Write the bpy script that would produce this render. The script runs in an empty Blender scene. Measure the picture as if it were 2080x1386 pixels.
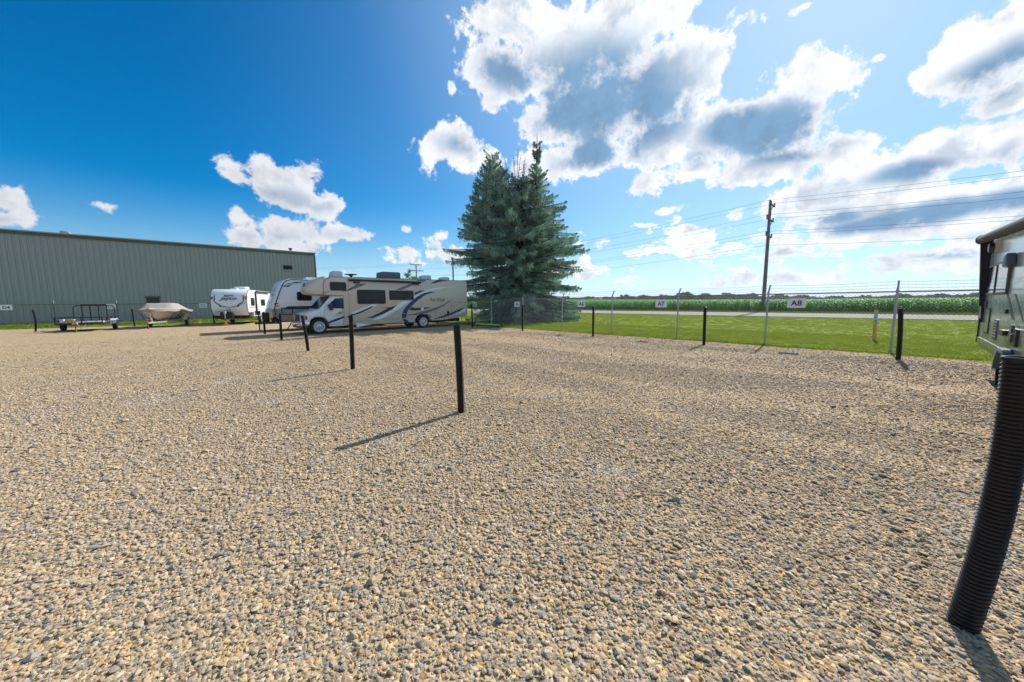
import bpy, bmesh, math, random
import numpy as np
from mathutils import Vector, Matrix
random.seed(7); rng = np.random.default_rng(7)
S = bpy.context.scene
COL = S.collection
PI = math.pi
# ------------------------------------------------------------------ camera (calibrated from the photo)
FL, H, IW, IH = 715.0, 1.62, 2080, 1386
PITCH = math.atan(78.4/FL); ROLL = math.radians(-0.573); YAW = math.radians(-41.96)
camd = bpy.data.cameras.new('camera'); cam = bpy.data.objects.new('camera', camd); COL.objects.link(cam)
S.camera = cam
camd.sensor_width = 36; camd.lens = 36*FL/IW; camd.clip_start = 0.05; camd.clip_end = 6000
RM = Matrix.Rotation(YAW, 3, 'Z') @ Matrix.Rotation(PI/2-PITCH, 3, 'X') @ Matrix.Rotation(ROLL, 3, 'Z')
cam.matrix_world = Matrix.Translation((0, 0, H)) @ RM.to_4x4()
def ray(px, py):
    return RM @ Vector(((px-IW/2)/FL, -(py-IH/2)/FL, -1))
def on_y(px, py, Y):            # measured point -> (X, Z) on a wall lying at this Y
    d = ray(px, py); t = Y/d.y; return (d.x*t, H+d.z*t)
def azel(px, py):
    d = ray(px, py).normalized(); return math.degrees(math.atan2(d.y, d.x)), math.degrees(math.asin(d.z))
# ------------------------------------------------------------------ world, sun, exposure
SUN_AZ, SUN_EL = 6.5, 37.0
S.view_settings.view_transform = 'Standard'; S.view_settings.look = 'None'
S.view_settings.gamma = 1; S.view_settings.use_curve_mapping = False
S.view_settings.exposure = 0.62
sd = bpy.data.lights.new('sun', 'SUN'); sd.energy = 4.6; sd.angle = math.radians(0.53); sd.color = (1, .955, .88)
so = bpy.data.objects.new('sun', sd); COL.objects.link(so); so.location = (40, 5, 60)
a, e = math.radians(SUN_AZ), math.radians(SUN_EL)
SUND = Vector((math.cos(e)*math.cos(a), math.cos(e)*math.sin(a), math.sin(e)))
so.rotation_euler = SUND.to_track_quat('Z', 'Y').to_euler()

class NT:
    def __init__(s, nt): s.nt = nt
    def n(s, t, **kw):
        x = s.nt.nodes.new(t)
        ins = kw.pop('ins', {})
        for k, v in kw.items(): setattr(x, k, v)
        for k, v in ins.items():
            if hasattr(v, 'is_linked') or hasattr(v, 'node'): s.nt.links.new(v, x.inputs[k])
            else: x.inputs[k].default_value = v
        return x
    def m(s, op, a, b=0.0, c=None, clamp=False):
        ins = {0: a, 1: b}
        if c is not None: ins[2] = c
        x = s.n('ShaderNodeMath', operation=op, ins=ins); x.use_clamp = clamp
        return x.outputs[0]
    def noise(s, vec, scale, detail=2.0, rough=.5, dist=0.0):
        return s.n('ShaderNodeTexNoise', ins={'Vector': vec, 'Scale': scale, 'Detail': detail, 'Roughness': rough, 'Distortion': dist})
    def mr(s, v, a, b, c=0.0, d=1.0, t='SMOOTHSTEP'):
        x = s.n('ShaderNodeMapRange', interpolation_type=t, ins={0: v, 1: a, 2: b, 3: c, 4: d})
        return x.outputs[0]
    def mix(s, f, a, b, mode='MIX'):
        x = s.n('ShaderNodeMix', data_type='RGBA', blend_type=mode); x.clamp_factor = True
        for k, v in ((0, f), (6, a), (7, b)):
            if hasattr(v, 'node'): s.nt.links.new(v, x.inputs[k])
            else: x.inputs[k].default_value = (tuple(v)+(1,)) if isinstance(v, (tuple, list)) and len(v) == 3 else v
        return x.outputs[2]
    def ramp(s, v, stops, interp='LINEAR'):
        x = s.n('ShaderNodeValToRGB', ins={0: v}); r = x.color_ramp; r.interpolation = interp
        while len(r.elements) > 1: r.elements.remove(r.elements[-1])
        for i, (p, c) in enumerate(stops):
            el = r.elements[0] if i == 0 else r.elements.new(p)
            el.position = p; el.color = tuple(c)+(1,)
        return x.outputs[0]

W = bpy.data.worlds.new('World'); S.world = W; W.use_nodes = True
W.node_tree.nodes.clear(); w = NT(W.node_tree)
tc = w.n('ShaderNodeTexCoord'); DIR = tc.outputs['Generated']
sky = w.n('ShaderNodeTexSky', sky_type='NISHITA'); sky.sun_disc = False
sky.sun_elevation = math.radians(SUN_EL); sky.sun_rotation = math.radians(90-SUN_AZ)
sky.altitude = 200; sky.air_density = 1.0; sky.dust_density = 0.25; sky.ozone_density = 2.5
hs = w.n('ShaderNodeHueSaturation', ins={'Hue': .501, 'Saturation': 1.62, 'Value': .86, 'Color': sky.outputs[0]})
sep = w.n('ShaderNodeSeparateXYZ', ins={0: DIR})
AZ = w.m('MULTIPLY', w.m('ARCTAN2', sep.outputs[1], sep.outputs[0]), 57.29578)
EL = w.m('MULTIPLY', w.m('ARCSINE', sep.outputs[2]), 57.29578)
warp = w.noise(DIR, 5.0, 3, .55)
wv = w.n('ShaderNodeSeparateColor', ins={0: warp.outputs['Color']})
AZw = w.m('ADD', AZ, w.m('MULTIPLY', w.m('SUBTRACT', wv.outputs[0], .5), 4.0))
ELw = w.m('ADD', EL, w.m('MULTIPLY', w.m('SUBTRACT', wv.outputs[1], .5), 3.2))
PA = w.n('ShaderNodeCombineXYZ', ins={0: AZw, 1: ELw}).outputs[0]
def blob(cx, cy, rx, ry):
    ca, ce = azel(cx, cy)
    a0, _ = azel(cx-rx, cy); a1, _ = azel(cx+rx, cy); _, e0 = azel(cx, cy+ry); _, e1 = azel(cx, cy-ry)
    ra = max(abs(a1-a0)/2, .3); re = max(abs(e1-e0)/2, .3)
    mp = w.n('ShaderNodeVectorMath', operation='SUBTRACT', ins={0: PA, 1: (ca, ce, 0)})
    ml = w.n('ShaderNodeVectorMath', operation='MULTIPLY', ins={0: mp.outputs[0], 1: (1/ra, 1/re, 0)})
    ln = w.n('ShaderNodeVectorMath', operation='LENGTH', ins={0: ml.outputs[0]})
    return w.m('MULTIPLY', w.m('SUBTRACT', 1.0, ln.outputs['Value']), min(1.15, max(.38, math.sqrt(rx*ry)/62)))
def blobs(lst, k=.25):
    r = None
    for b in lst:
        q = blob(*b)
        r = q if r is None else w.m('SMOOTH_MAX', r, q, k)
    return r
CL = [(1180,110,200,125),(1330,190,150,130),(1200,230,190,100),(1030,150,90,75),(1050,40,120,60),(1290,40,140,70),
      (1340,280,110,60),(1200,310,90,55),(1000,200,50,40),(900,290,62,62),(950,320,70,42),(1130,330,100,50),(1210,355,34,14),
      (1570,240,150,110),(1480,270,110,80),(1640,180,60,50),(1560,340,130,40),(1700,310,70,40),(1310,375,38,26),(1420,350,60,28),
      (1990,110,160,100),(2060,60,110,90),(1900,150,80,55),(2050,190,110,45),(1770,120,12,8),
      (1780,370,180,65),(1900,320,150,65),(2040,290,130,70),(1660,410,100,40),(1960,420,190,75),(1760,450,180,60),(2050,470,130,40),
      (482,355,44,34),(530,345,46,32),(565,378,66,38),(632,368,34,32),(662,408,48,24),(600,400,60,26),
      (478,435,38,34),(488,475,46,30),(560,462,52,34),(600,470,50,34),(620,470,50,28),(700,470,58,17),(745,473,16,8),(660,415,50,20),
      (20,410,42,26),(10,445,55,18),(203,428,34,9),(815,515,40,20),(820,468,16,10),(880,500,30,18),(920,520,60,20),(900,480,14,8),
      (1360,430,34,8),(1500,438,16,9),(690,548,22,8),(918,175,12,16),(1620,30,40,10),(730,548,14,6),(860,535,50,10),(620,500,60,16)]
base = blobs(CL)
# banks of low cumulus towards the sun side and stray clouds everywhere outside the frame
lowv = w.n('ShaderNodeVectorMath', operation='MULTIPLY', ins={0: DIR, 1: (1, 1, 2.6)}).outputs[0]
lown = w.noise(lowv, 6.5, 6, .62).outputs[0]
azm = w.mr(w.m('ABSOLUTE', w.m('SUBTRACT', AZ, 2.0)), 28, 62, 1, 0)
elm = w.m('MULTIPLY', w.mr(EL, 0.2, 2.5), w.mr(EL, 9, 15, 1, 0))
lowf = w.m('ADD', w.m('MULTIPLY', w.m('SUBTRACT', lown, .47), 5.0), -.12)
lowf = w.m('ADD', lowf, w.m('MULTIPLY', w.m('SUBTRACT', w.m('MULTIPLY', azm, elm), 1.0), 1.6))
outm = w.mr(w.m('ABSOLUTE', w.m('SUBTRACT', AZ, 48)), 62, 80, 0, 1)
hi = w.mr(EL, 40, 50, 0, 1)
outm = w.m('MAXIMUM', outm, hi)
outn = w.noise(DIR, 2.6, 5, .55).outputs[0]
outf = w.m('ADD', w.m('MULTIPLY', w.m('SUBTRACT', outn, .56), 6.0), w.m('MULTIPLY', w.m('SUBTRACT', outm, 1.0), 3.0))
F0 = w.m('MAXIMUM', w.m('MAXIMUM', base, lowf), outf)
n1 = w.noise(DIR, 11.0, 9, .62, .1)
n2 = w.noise(DIR, 38.0, 7, .68)
F = w.m('ADD', F0, w.m('MULTIPLY', w.m('SUBTRACT', n1.outputs[0], .5), 2.6))
F = w.m('ADD', F, w.m('MULTIPLY', w.m('SUBTRACT', n2.outputs[0], .5), .75))
alpha = w.mr(F, 0.0, 0.26)
# relief: difference of density towards the sun
offs = w.n('ShaderNodeVectorMath', operation='ADD', ins={0: DIR, 1: tuple(SUND*0.035)}).outputs[0]
n1b = w.noise(offs, 11.0, 6, .62, .1)
rel = w.m('SUBTRACT', n1.outputs[0], n1b.outputs[0])
SH = [(1210,200,200,120),(1290,240,150,90),(1230,300,110,60),(1020,130,50,70),(1060,160,70,50),(1570,270,120,75),(1500,260,80,60),(1600,310,110,30),
      (2010,150,110,60),(2050,130,80,60),(1900,430,170,28),(1780,455,170,22),(2050,410,110,30),(2060,330,60,40),(1700,440,80,22),
      (560,400,110,22),(540,480,80,16),(640,410,60,12),(1850,350,110,25),(1430,330,60,20),(930,290,40,22),(1180,330,60,25),(25,445,40,10),(900,530,70,10),
      (1800,505,170,12),(1480,520,150,10),(1950,520,100,10)]
shade = blobs(SH)
shade = w.m('ADD', shade, w.m('MULTIPLY', w.m('SUBTRACT', n1.outputs[0], .5), .40))
sh = w.mr(shade, -.50, .62)
deep = w.mr(F, .06, .80)
sh = w.m('MAXIMUM', w.m('MULTIPLY', sh, deep), w.m('MULTIPLY', deep, w.m('MULTIPLY', .45, w.mr(n1b.outputs[0], .44, .62))))
sunside = w.mr(w.m('ABSOLUTE', w.m('SUBTRACT', AZ, SUN_AZ)), 35, 85, 1, 0)
dark = w.mix(sunside, (.50, .58, .72), (.235, .42, .65))
lit = w.mix(sunside, (.83, .85, .90), (1.12, 1.14, 1.18))
ccol = w.mix(sh, lit, dark)
relf = w.mr(rel, -.09, .09, .91, 1.07, 'LINEAR')
rc = w.n('ShaderNodeCombineColor', ins={0: relf, 1: relf, 2: relf}).outputs[0]
ccol = w.mix(1.0, ccol, rc, 'MULTIPLY')
hz = w.mr(EL, 0, 7, 1, 0)
ccol = w.mix(w.m('MULTIPLY', hz, .45), ccol, (.66, .80, .95))
pale = w.m('MULTIPLY', w.mr(AZ, 92, 22, 0, 1), .38)
skyb = w.mix(pale, hs.outputs[0], (3.0, 5.0, 6.6))
sdot = w.n('ShaderNodeVectorMath', operation='DOT_PRODUCT', ins={0: DIR, 1: tuple(SUND)}).outputs['Value']
skyb = w.mix(w.m('MULTIPLY', w.mr(sdot, .60, 1.0), .26), skyb, (6.0, 7.6, 9.2))
hzs = w.m('MULTIPLY', w.m('POWER', w.mr(EL, -2, 16, 1, 0, 'LINEAR'), 2.2), .92)
skyc = w.mix(hzs, skyb, w.mix(sunside, (2.6, 4.5, 6.3), (3.6, 5.6, 7.4)))
bg1 = w.n('ShaderNodeBackground', ins={'Color': skyc, 'Strength': .098})
bg2 = w.n('ShaderNodeBackground', ins={'Color': ccol, 'Strength': .60})
ms = w.n('ShaderNodeMixShader', ins={0: alpha, 1: bg1.outputs[0], 2: bg2.outputs[0]})
w.n('ShaderNodeOutputWorld', ins={0: ms.outputs[0]})
W.cycles.sampling_method = 'MANUAL'; W.cycles.sample_map_resolution = 1024
S.cycles.max_bounces = 6; S.cycles.diffuse_bounces = 3; S.cycles.glossy_bounces = 3; S.cycles.transparent_max_bounces = 8

# ------------------------------------------------------------------ materials
MATS = {}
def mat(name, col, rough=.6, metal=0.0, var=.10, scale=4.0, bump=0.0, bscale=40.0, coat=0.0, spec=None, dirt=0.0):
    m = bpy.data.materials.new(name); m.use_nodes = True; nt = m.node_tree; t = NT(nt)
    b = nt.nodes['Principled BSDF']; b.inputs['Metallic'].default_value = metal
    b.inputs['Roughness'].default_value = rough
    if coat: b.inputs['Coat Weight'].default_value = coat; b.inputs['Coat Roughness'].default_value = .08
    if spec is not None: b.inputs['Specular IOR Level'].default_value = spec
    o = t.n('ShaderNodeTexCoord').outputs['Object']
    nz = t.noise(o, scale, 5, .6).outputs[0]
    c = t.mix(nz, [x*(1-var) for x in col], [min(x*(1+var), 1) for x in col])
    if dirt:
        st = t.n('ShaderNodeVectorMath', operation='MULTIPLY', ins={0: o, 1: (9, 9, .8)}).outputs[0]
        d = t.mr(t.noise(st, 1.0, 5, .65).outputs[0], .52, .75)
        c = t.mix(t.m('MULTIPLY', d, dirt), c, (.16, .14, .11))
    nt.links.new(c, b.inputs['Base Color'])
    r = t.mr(nz, .3, .7, max(rough-.06, .02), min(rough+.1, 1), 'LINEAR'); nt.links.new(r, b.inputs['Roughness'])
    if bump:
        bn = t.n('ShaderNodeBump', ins={'Strength': bump, 'Distance': .01, 'Height': t.noise(o, bscale, 4, .6).outputs[0]})
        nt.links.new(bn.outputs[0], b.inputs['Normal'])
    MATS[name] = m; return m
mat('black_plastic', (.007, .007, .010), .33, var=.3, scale=12, spec=.35)
mat('galvanised', (.36, .38, .39), .55, .35, var=.15, scale=15)
mat('wire', (.34, .36, .37), .6, .3); mat('rail_metal', (.17, .165, .155), .7, .1); mat('line_wire', (.10, .11, .12), .7)  # rail_metal: galvanised rail with its backlit, shaded side put into the colour
mat('dark_wire', (.04, .042, .045), .6, .3)
mat('panel_metal', (.325, .325, .325), .40, .0, var=.05, scale=1.2, dirt=.10, spec=.5)
mat('trim_metal', (.085, .085, .075), .5, .1)
mat('roof_metal', (.33, .34, .33), .5, .2)
mat('louver', (.02, .022, .024), .6)
mat('sign_white', (.74, .75, .78), .5, var=.04, dirt=.08)
mat('ink', (.01, .01, .012), .6)
mat('beige_gelcoat', (.57, .495, .41), .32, var=.03, scale=1.5, coat=.25, dirt=.06)
mat('white_gelcoat', (.72, .73, .75), .3, var=.03, coat=.25, dirt=.06)
mat('white_paint', (.68, .71, .76), .28, var=.02, coat=.5)
mat('grey_gelcoat', (.20, .205, .22), .35, var=.04, coat=.2)
mat('silver_gelcoat', (.44, .44, .45), .35, var=.04, coat=.2)
mat('taupe', (.16, .145, .135), .35); mat('navy', (.012, .035, .10), .3); mat('decal_black', (.015, .016, .022), .35)
mat('decal_white', (.74, .76, .80), .35, var=.02); mat('decal_fade', (.45, .50, .58), .35)
mat('glass_dark', (.006, .010, .012), .05, var=.05, spec=.35); mat('glass_blue', (.01, .035, .07), .05, var=.05, spec=.45)
mat('rubber', (.018, .018, .02), .8, var=.2); mat('chrome', (.72, .73, .75), .12, .95, var=.05)
mat('alloy', (.50, .50, .52), .38, .45); mat('amber', (.75, .22, .02), .3); mat('red_lens', (.5, .02, .02), .25)
mat('lens', (.62, .63, .66), .1, .3); mat('black_metal', (.014, .014, .018), .42, .2, var=.25)
mat('underbody', (.015, .015, .015), .9); mat('canvas', (.30, .255, .225), .85, var=.15, scale=3, bump=.3, bscale=9)
mat('boat_gelcoat', (.56, .50, .42), .22, var=.05, coat=.5); mat('boat_tan', (.36, .31, .25), .3, coat=.3); mat('red_stripe', (.32, .04, .03), .4)
mat('rust', (.28, .12, .05), .8, var=.4, scale=20); mat('orange_plastic', (.75, .11, .05), .5)
mat('wood_pole', (.17, .155, .14), .85, var=.3, scale=6, bump=.5, bscale=20); mat('yellow_plastic', (.80, .36, .02), .5, var=.08)
mat('bark', (.06, .045, .035), .9, var=.3, scale=8, bump=.6); mat('dead_wood', (.075, .065, .058), .9, var=.3)
mat('dead_needles', (.13, .085, .055), .9, var=.3)
mat('lime', (.28, .50, .08), .45, var=.15); mat('teal_tarp', (.05, .16, .10), .5)
mat('awning_grey', (.030, .027, .027), .65, var=.1, scale=3)
mat('rv_upper', (.45, .48, .46), .24, scale=.7, var=.03, coat=.3); mat('rv_silver', (.33, .36, .355), .24, var=.03, coat=.3)
mat('rv_lower', (.20, .22, .165), .3, var=.04, coat=.2); mat('vent_plastic', (.10, .11, .12), .5)
mat('fender_blue', (.06, .085, .11), .8, var=.15); mat('pale_plastic', (.55, .56, .62), .5); mat('carton', (.62, .35, .13), .7, var=.3, scale=9)
M = MATS

def leafmat(name, c1, c2, rough=.55, trans=.25, tcol=None, spec=.2, patch=None, clump=0):
    m = bpy.data.materials.new(name); m.use_nodes = True; nt = m.node_tree; t = NT(nt); nt.nodes.clear()
    oi = t.n('ShaderNodeObjectInfo').outputs['Random']; g = t.n('ShaderNodeNewGeometry')
    f = t.m('ADD', t.m('MULTIPLY', oi, .5), t.m('MULTIPLY', g.outputs['Random Per Island'], .5))
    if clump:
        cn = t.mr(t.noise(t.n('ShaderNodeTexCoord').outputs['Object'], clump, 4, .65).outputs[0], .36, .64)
        f = t.m('ADD', t.m('MULTIPLY', g.outputs['Random Per Island'], .35), t.m('MULTIPLY', cn, .65))  # lit tips and shaded hollows of the foliage painted in as clumps of colour
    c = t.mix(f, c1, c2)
    if patch:
        lv = t.n('ShaderNodeVectorMath', operation='MULTIPLY', ins={0: t.n('ShaderNodeObjectInfo').outputs['Location'], 1: (1.6, .35, 1)}).outputs[0]
        c = t.mix(t.m('MULTIPLY', t.mr(t.noise(lv, .5, 5, .65).outputs[0], .38, .66), .85), c, patch)
    b = t.n('ShaderNodeBsdfPrincipled', ins={'Base Color': c, 'Roughness': rough, 'Specular IOR Level': spec})
    tr = t.n('ShaderNodeBsdfTranslucent', ins={'Color': t.mix(.5, c, (tcol or c2)) if True else c})
    mx = t.n('ShaderNodeMixShader', ins={0: trans, 1: b.outputs[0], 2: tr.outputs[0]})
    t.n('ShaderNodeOutputMaterial', ins={0: mx.outputs[0]}); M[name] = m; return m
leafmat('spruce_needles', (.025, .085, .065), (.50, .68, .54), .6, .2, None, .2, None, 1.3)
leafmat('corn_leaf', (.035, .18, .006), (.17, .50, .025), .55, .35, (.14, .42, .02), .15)
leafmat('grass_blade', (.15, .22, .006), (.34, .38, .02), .75, .35, (.44, .52, .015), .05, (.085, .145, .008))
leafmat('verge_blade', (.09, .16, .012), (.20, .27, .03), .7, .35, None, .05)
leafmat('far_leaf', (.022, .055, .028), (.045, .095, .050), .8, .1, None, .05)
leafmat('bright_leaf', (.07, .16, .012), (.14, .27, .025), .5, .35)

STONE_RAMP = [(0, (0.089, 0.073, 0.056)), (.05, (0.156, 0.139, 0.122)), (.14, (0.231, 0.204, 0.173)), (.25, (0.408, 0.259, 0.106)), (.41, (0.487, 0.323, 0.150)),
              (.55, (0.355, 0.264, 0.155)), (.65, (0.559, 0.396, 0.210)), (.78, (0.304, 0.175, 0.072)), (.83, (0.409, 0.318, 0.215)), (.93, (0.595, 0.463, 0.297))]
# stones (instances): colour by instance
sm = bpy.data.materials.new('stone'); sm.use_nodes = True; t = NT(sm.node_tree); b = sm.node_tree.nodes['Principled BSDF']
r = t.n('ShaderNodeObjectInfo').outputs['Random']; c = t.ramp(r, STONE_RAMP, 'CONSTANT')
lc = t.n('ShaderNodeObjectInfo').outputs['Location']
c = t.mix(t.m('MULTIPLY', t.mr(t.noise(lc, .45, 5, .65).outputs[0], .42, .66), .50), c, (.31, .22, .135))
lx = t.n('ShaderNodeSeparateXYZ', ins={0: lc}).outputs[0]
c = t.mix(t.mr(lx, 7.0, -3.0, 0, .18), c, (.42, .40, .36))  # pale grey towards the left: bright end of lens vignetting painted into the stones
c = t.mix(t.mr(lx, 2.0, 9.0, 0, .20), c, (.26, .19, .115))  # darker brown towards the right: lens vignetting painted into the stone colour
c = t.mix(t.m('MULTIPLY', t.mr(t.noise(lc, .8, 3, .6).outputs[0], .56, .72), .30), c, (.55, .54, .53))
o = t.n('ShaderNodeTexCoord').outputs['Object']; nz = t.noise(o, 2.2, 5, .65).outputs[0]
c = t.mix(t.mr(nz, .3, .75), c, t.mix(.4, c, (.50, .40, .28)))
sm.node_tree.links.new(c, b.inputs['Base Color']); b.inputs['Roughness'].default_value = .78
bn = t.n('ShaderNodeBump', ins={'Strength': .35, 'Distance': .1, 'Height': nz}); sm.node_tree.links.new(bn.outputs[0], b.inputs['Normal']); M['stone'] = sm
# gravel sheet
gm = bpy.data.materials.new('gravel_sheet'); gm.use_nodes = True; nt = gm.node_tree; t = NT(nt); b = nt.nodes['Principled BSDF']
o = t.n('ShaderNodeTexCoord').outputs['Object']
dis = t.noise(o, 30, 2, .5).outputs['Color']
ov = t.n('ShaderNodeVectorMath', operation='ADD', ins={0: o, 1: t.n('ShaderNodeVectorMath', operation='SCALE', ins={0: dis, 'Scale': .02}).outputs[0]}).outputs[0]
v = t.n('ShaderNodeTexVoronoi', feature='F1', ins={'Vector': ov, 'Scale': 38.0}); v2 = t.n('ShaderNodeTexVoronoi', feature='F1', ins={'Vector': ov, 'Scale': 9.0})
sc = t.n('ShaderNodeSeparateColor', ins={0: v.outputs['Color']}).outputs[0]; sc2 = t.n('ShaderNodeSeparateColor', ins={0: v2.outputs['Color']}).outputs[1]
c = t.ramp(sc, STONE_RAMP, 'CONSTANT')
big = t.noise(o, .22, 5, .6).outputs[0]; med = t.noise(o, 1.6, 5, .7).outputs[0]
c = t.mix(t.mr(big, .38, .66, 0, .30), c, (.42, .30, .17))
c = t.mix(t.m('MULTIPLY', t.mr(med, .35, .7), .20), c, (.46, .37, .26))
c = t.mix(t.m('MULTIPLY', t.mr(t.noise(o, .9, 6, .7).outputs[0], .60, .74), .30), c, (.24, .20, .15))
nt.links.new(c, b.inputs['Base Color']); b.inputs['Roughness'].default_value = .9; b.inputs['Specular IOR Level'].default_value = .2
hgt = t.m('ADD', t.m('SUBTRACT', 1.0, v.outputs['Distance']), t.m('MULTIPLY', sc, .6))
hgt = t.m('ADD', hgt, t.m('MULTIPLY', sc2, .6))
bn = t.n('ShaderNodeBump', ins={'Strength': 1.0, 'Distance': .013, 'Height': hgt}); nt.links.new(bn.outputs[0], b.inputs['Normal']); M['gravel_sheet'] = gm
def groundmat(name, c1, c2, c3, s1, s2, bscale, bdist):
    m = bpy.data.materials.new(name); m.use_nodes = True; nt = m.node_tree; t = NT(nt); b = nt.nodes['Principled BSDF']
    o = t.n('ShaderNodeTexCoord').outputs['Object']
    st = t.n('ShaderNodeVectorMath', operation='MULTIPLY', ins={0: o, 1: (2.2, .5, 1)}).outputs[0]
    c = t.mix(t.mr(t.noise(st, s1, 5, .65).outputs[0], .35, .68), c1, c2)
    c = t.mix(t.m('MULTIPLY', t.mr(t.noise(o, s2, 6, .7).outputs[0], .5, .72), .8), c, c3)
    nt.links.new(c, b.inputs['Base Color']); b.inputs['Roughness'].default_value = .95; b.inputs['Specular IOR Level'].default_value = .1
    bn = t.n('ShaderNodeBump', ins={'Strength': 1.0, 'Distance': bdist, 'Height': t.noise(o, bscale, 5, .7).outputs[0]}); nt.links.new(bn.outputs[0], b.inputs['Normal']); M[name] = m
groundmat('lawn', (.12, .19, .006), (.26, .30, .016), (.28, .26, .04), .35, 2.5, 14, .06)
groundmat('field_soil', (.07, .10, .03), (.06, .05, .03), (.05, .07, .02), .3, 1, 8, .05)
groundmat('asphalt', (.29, .27, .25), (.34, .315, .30), (.24, .22, .21), .5, 3, 60, .005)
groundmat('corn_canopy', (.05, .16, .012), (.085, .23, .02), (.06, .15, .015), .15, .6, 1.2, .6)

# ------------------------------------------------------------------ object helpers
def tag(o, label=None, cat=None, group=None, kind=None):
    if label: o['label'] = label
    if cat: o['category'] = cat
    if group: o['group'] = group
    if kind: o['kind'] = kind
    return o
def thing(name, label, cat, loc=(0, 0, 0), rz=0.0, group=None):
    o = bpy.data.objects.new(name, None); COL.objects.link(o); o.empty_display_size = .3
    o.location = loc; o.rotation_euler = (0, 0, rz); return tag(o, label, cat, group)
def root_of(o):
    while o.parent: o = o.parent
    return o
class MB:
    def __init__(s): s.v = []; s.f = []
    def add(s, v, f):
        k = len(s.v); s.v += [tuple(p) for p in v]; s.f += [tuple(i+k for i in q) for q in f]; return s
    def box(s, x0, x1, y0, y1, z0, z1):
        return s.add([(x0,y0,z0),(x1,y0,z0),(x1,y1,z0),(x0,y1,z0),(x0,y0,z1),(x1,y0,z1),(x1,y1,z1),(x0,y1,z1)],
                     [(0,3,2,1),(4,5,6,7),(0,1,5,4),(1,2,6,5),(2,3,7,6),(3,0,4,7)])
    def bar(s, p, q, w=.02, h=None, up=(0, 0, 1)):
        h = h or w; p = Vector(p); q = Vector(q); d = (q-p).normalized(); u = Vector(up)
        if abs(d.dot(u)) > .98: u = Vector((1, 0, 0))
        a = d.cross(u).normalized()*w/2; b = a.cross(d).normalized()*h/2
        vs = [p-a-b, p+a-b, p+a+b, p-a+b, q-a-b, q+a-b, q+a+b, q-a+b]
        return s.add(vs, [(0,3,2,1),(4,5,6,7),(0,1,5,4),(1,2,6,5),(2,3,7,6),(3,0,4,7)])
    def tube(s, pts, r, n=8, caps=True):
        pts = [Vector(p) for p in pts]; rs = r if hasattr(r, '__len__') else [r]*len(pts); vs = []; fs = []
        pa = None
        for i, p in enumerate(pts):
            d = (pts[min(i+1, len(pts)-1)]-pts[max(i-1, 0)]).normalized()
            if pa is None:
                u = Vector((0, 0, 1)) if abs(d.z) < .9 else Vector((1, 0, 0)); pa = d.cross(u).normalized()
            pa = (pa-d*pa.dot(d)).normalized(); pb = d.cross(pa)
            for k in range(n):
                t = 2*PI*k/n; vs.append(p+pa*(math.cos(t)*rs[i])+pb*(math.sin(t)*rs[i]))
        for i in range(len(pts)-1):
            for k in range(n): fs.append((i*n+k, i*n+(k+1) % n, (i+1)*n+(k+1) % n, (i+1)*n+k))
        if caps: fs.append(tuple(range(n-1, -1, -1))); fs.append(tuple((len(pts)-1)*n+k for k in range(n)))
        return s.add(vs, fs)
    def prism(s, poly, axis, a, b):      # polygon in the two other axes, extruded from a to b along axis
        def P(u, v, t): return {'x': (t, u, v), 'y': (u, t, v), 'z': (u, v, t)}[axis]
        n = len(poly); vs = [P(u, v, a) for u, v in poly]+[P(u, v, b) for u, v in poly]
        return s.add(vs, [tuple(range(n-1, -1, -1)), tuple(range(n, 2*n))]+[(i, (i+1) % n, n+(i+1) % n, n+i) for i in range(n)])
    def disc(s, c, axis, r, w, n=24, r0=0.0):
        d = {'x': Vector((1, 0, 0)), 'y': Vector((0, 1, 0)), 'z': Vector((0, 0, 1))}[axis]; c = Vector(c)
        return s.tube([c-d*w/2, c+d*w/2], r, n)
    def lathe(s, c, axis, prof, n=24, caps=True):
        d = {'x': Vector((1, 0, 0)), 'y': Vector((0, 1, 0)), 'z': Vector((0, 0, 1))}[axis]; c = Vector(c)
        u = Vector((0, 0, 1)) if axis != 'z' else Vector((1, 0, 0)); v = d.cross(u); vs = []; fs = []
        for (h, r) in prof:
            for k in range(n):
                t = 2*PI*k/n; vs.append(c+d*h+(u*math.cos(t)+v*math.sin(t))*r)
        for i in range(len(prof)-1):
            for k in range(n): fs.append((i*n+k, i*n+(k+1) % n, (i+1)*n+(k+1) % n, (i+1)*n+k))
        if caps: fs.append(tuple(range(n-1, -1, -1))); fs.append(tuple((len(prof)-1)*n+k for k in range(n)))
        return s.add(vs, fs)
    def build(s, name, m, parent=None, world=False, smooth=False, bevel=0.0, label=None, kind=None):
        me = bpy.data.meshes.new(name); vs = s.v
        if world and parent is not None:
            L = root_of(parent).location; vs = [(p[0]-L.x, p[1]-L.y, p[2]-L.z) for p in s.v]
        me.from_pydata([tuple(p) for p in vs], [], s.f); me.validate()
        bm = bmesh.new(); bm.from_mesh(me); bmesh.ops.recalc_face_normals(bm, faces=bm.faces)
        if bevel:
            eds = [e for e in bm.edges if len(e.link_faces) == 2 and e.calc_face_angle(0) > .6]
            bmesh.ops.bevel(bm, geom=eds, offset=bevel, segments=2, affect='EDGES', profile=.5, clamp_overlap=True)
        bm.to_mesh(me); bm.free()
        me.materials.append(M[m] if isinstance(m, str) else m)
        if smooth or bevel:
            me.polygons.foreach_set('use_smooth', [True]*len(me.polygons))
            try: me.set_sharp_from_angle(angle=math.radians(38))
            except Exception: pass
        o = bpy.data.objects.new(name, me); COL.objects.link(o)
        if parent is not None: o.parent = parent
        if label: o['label'] = label
        if kind: o['kind'] = kind
        return o
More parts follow.
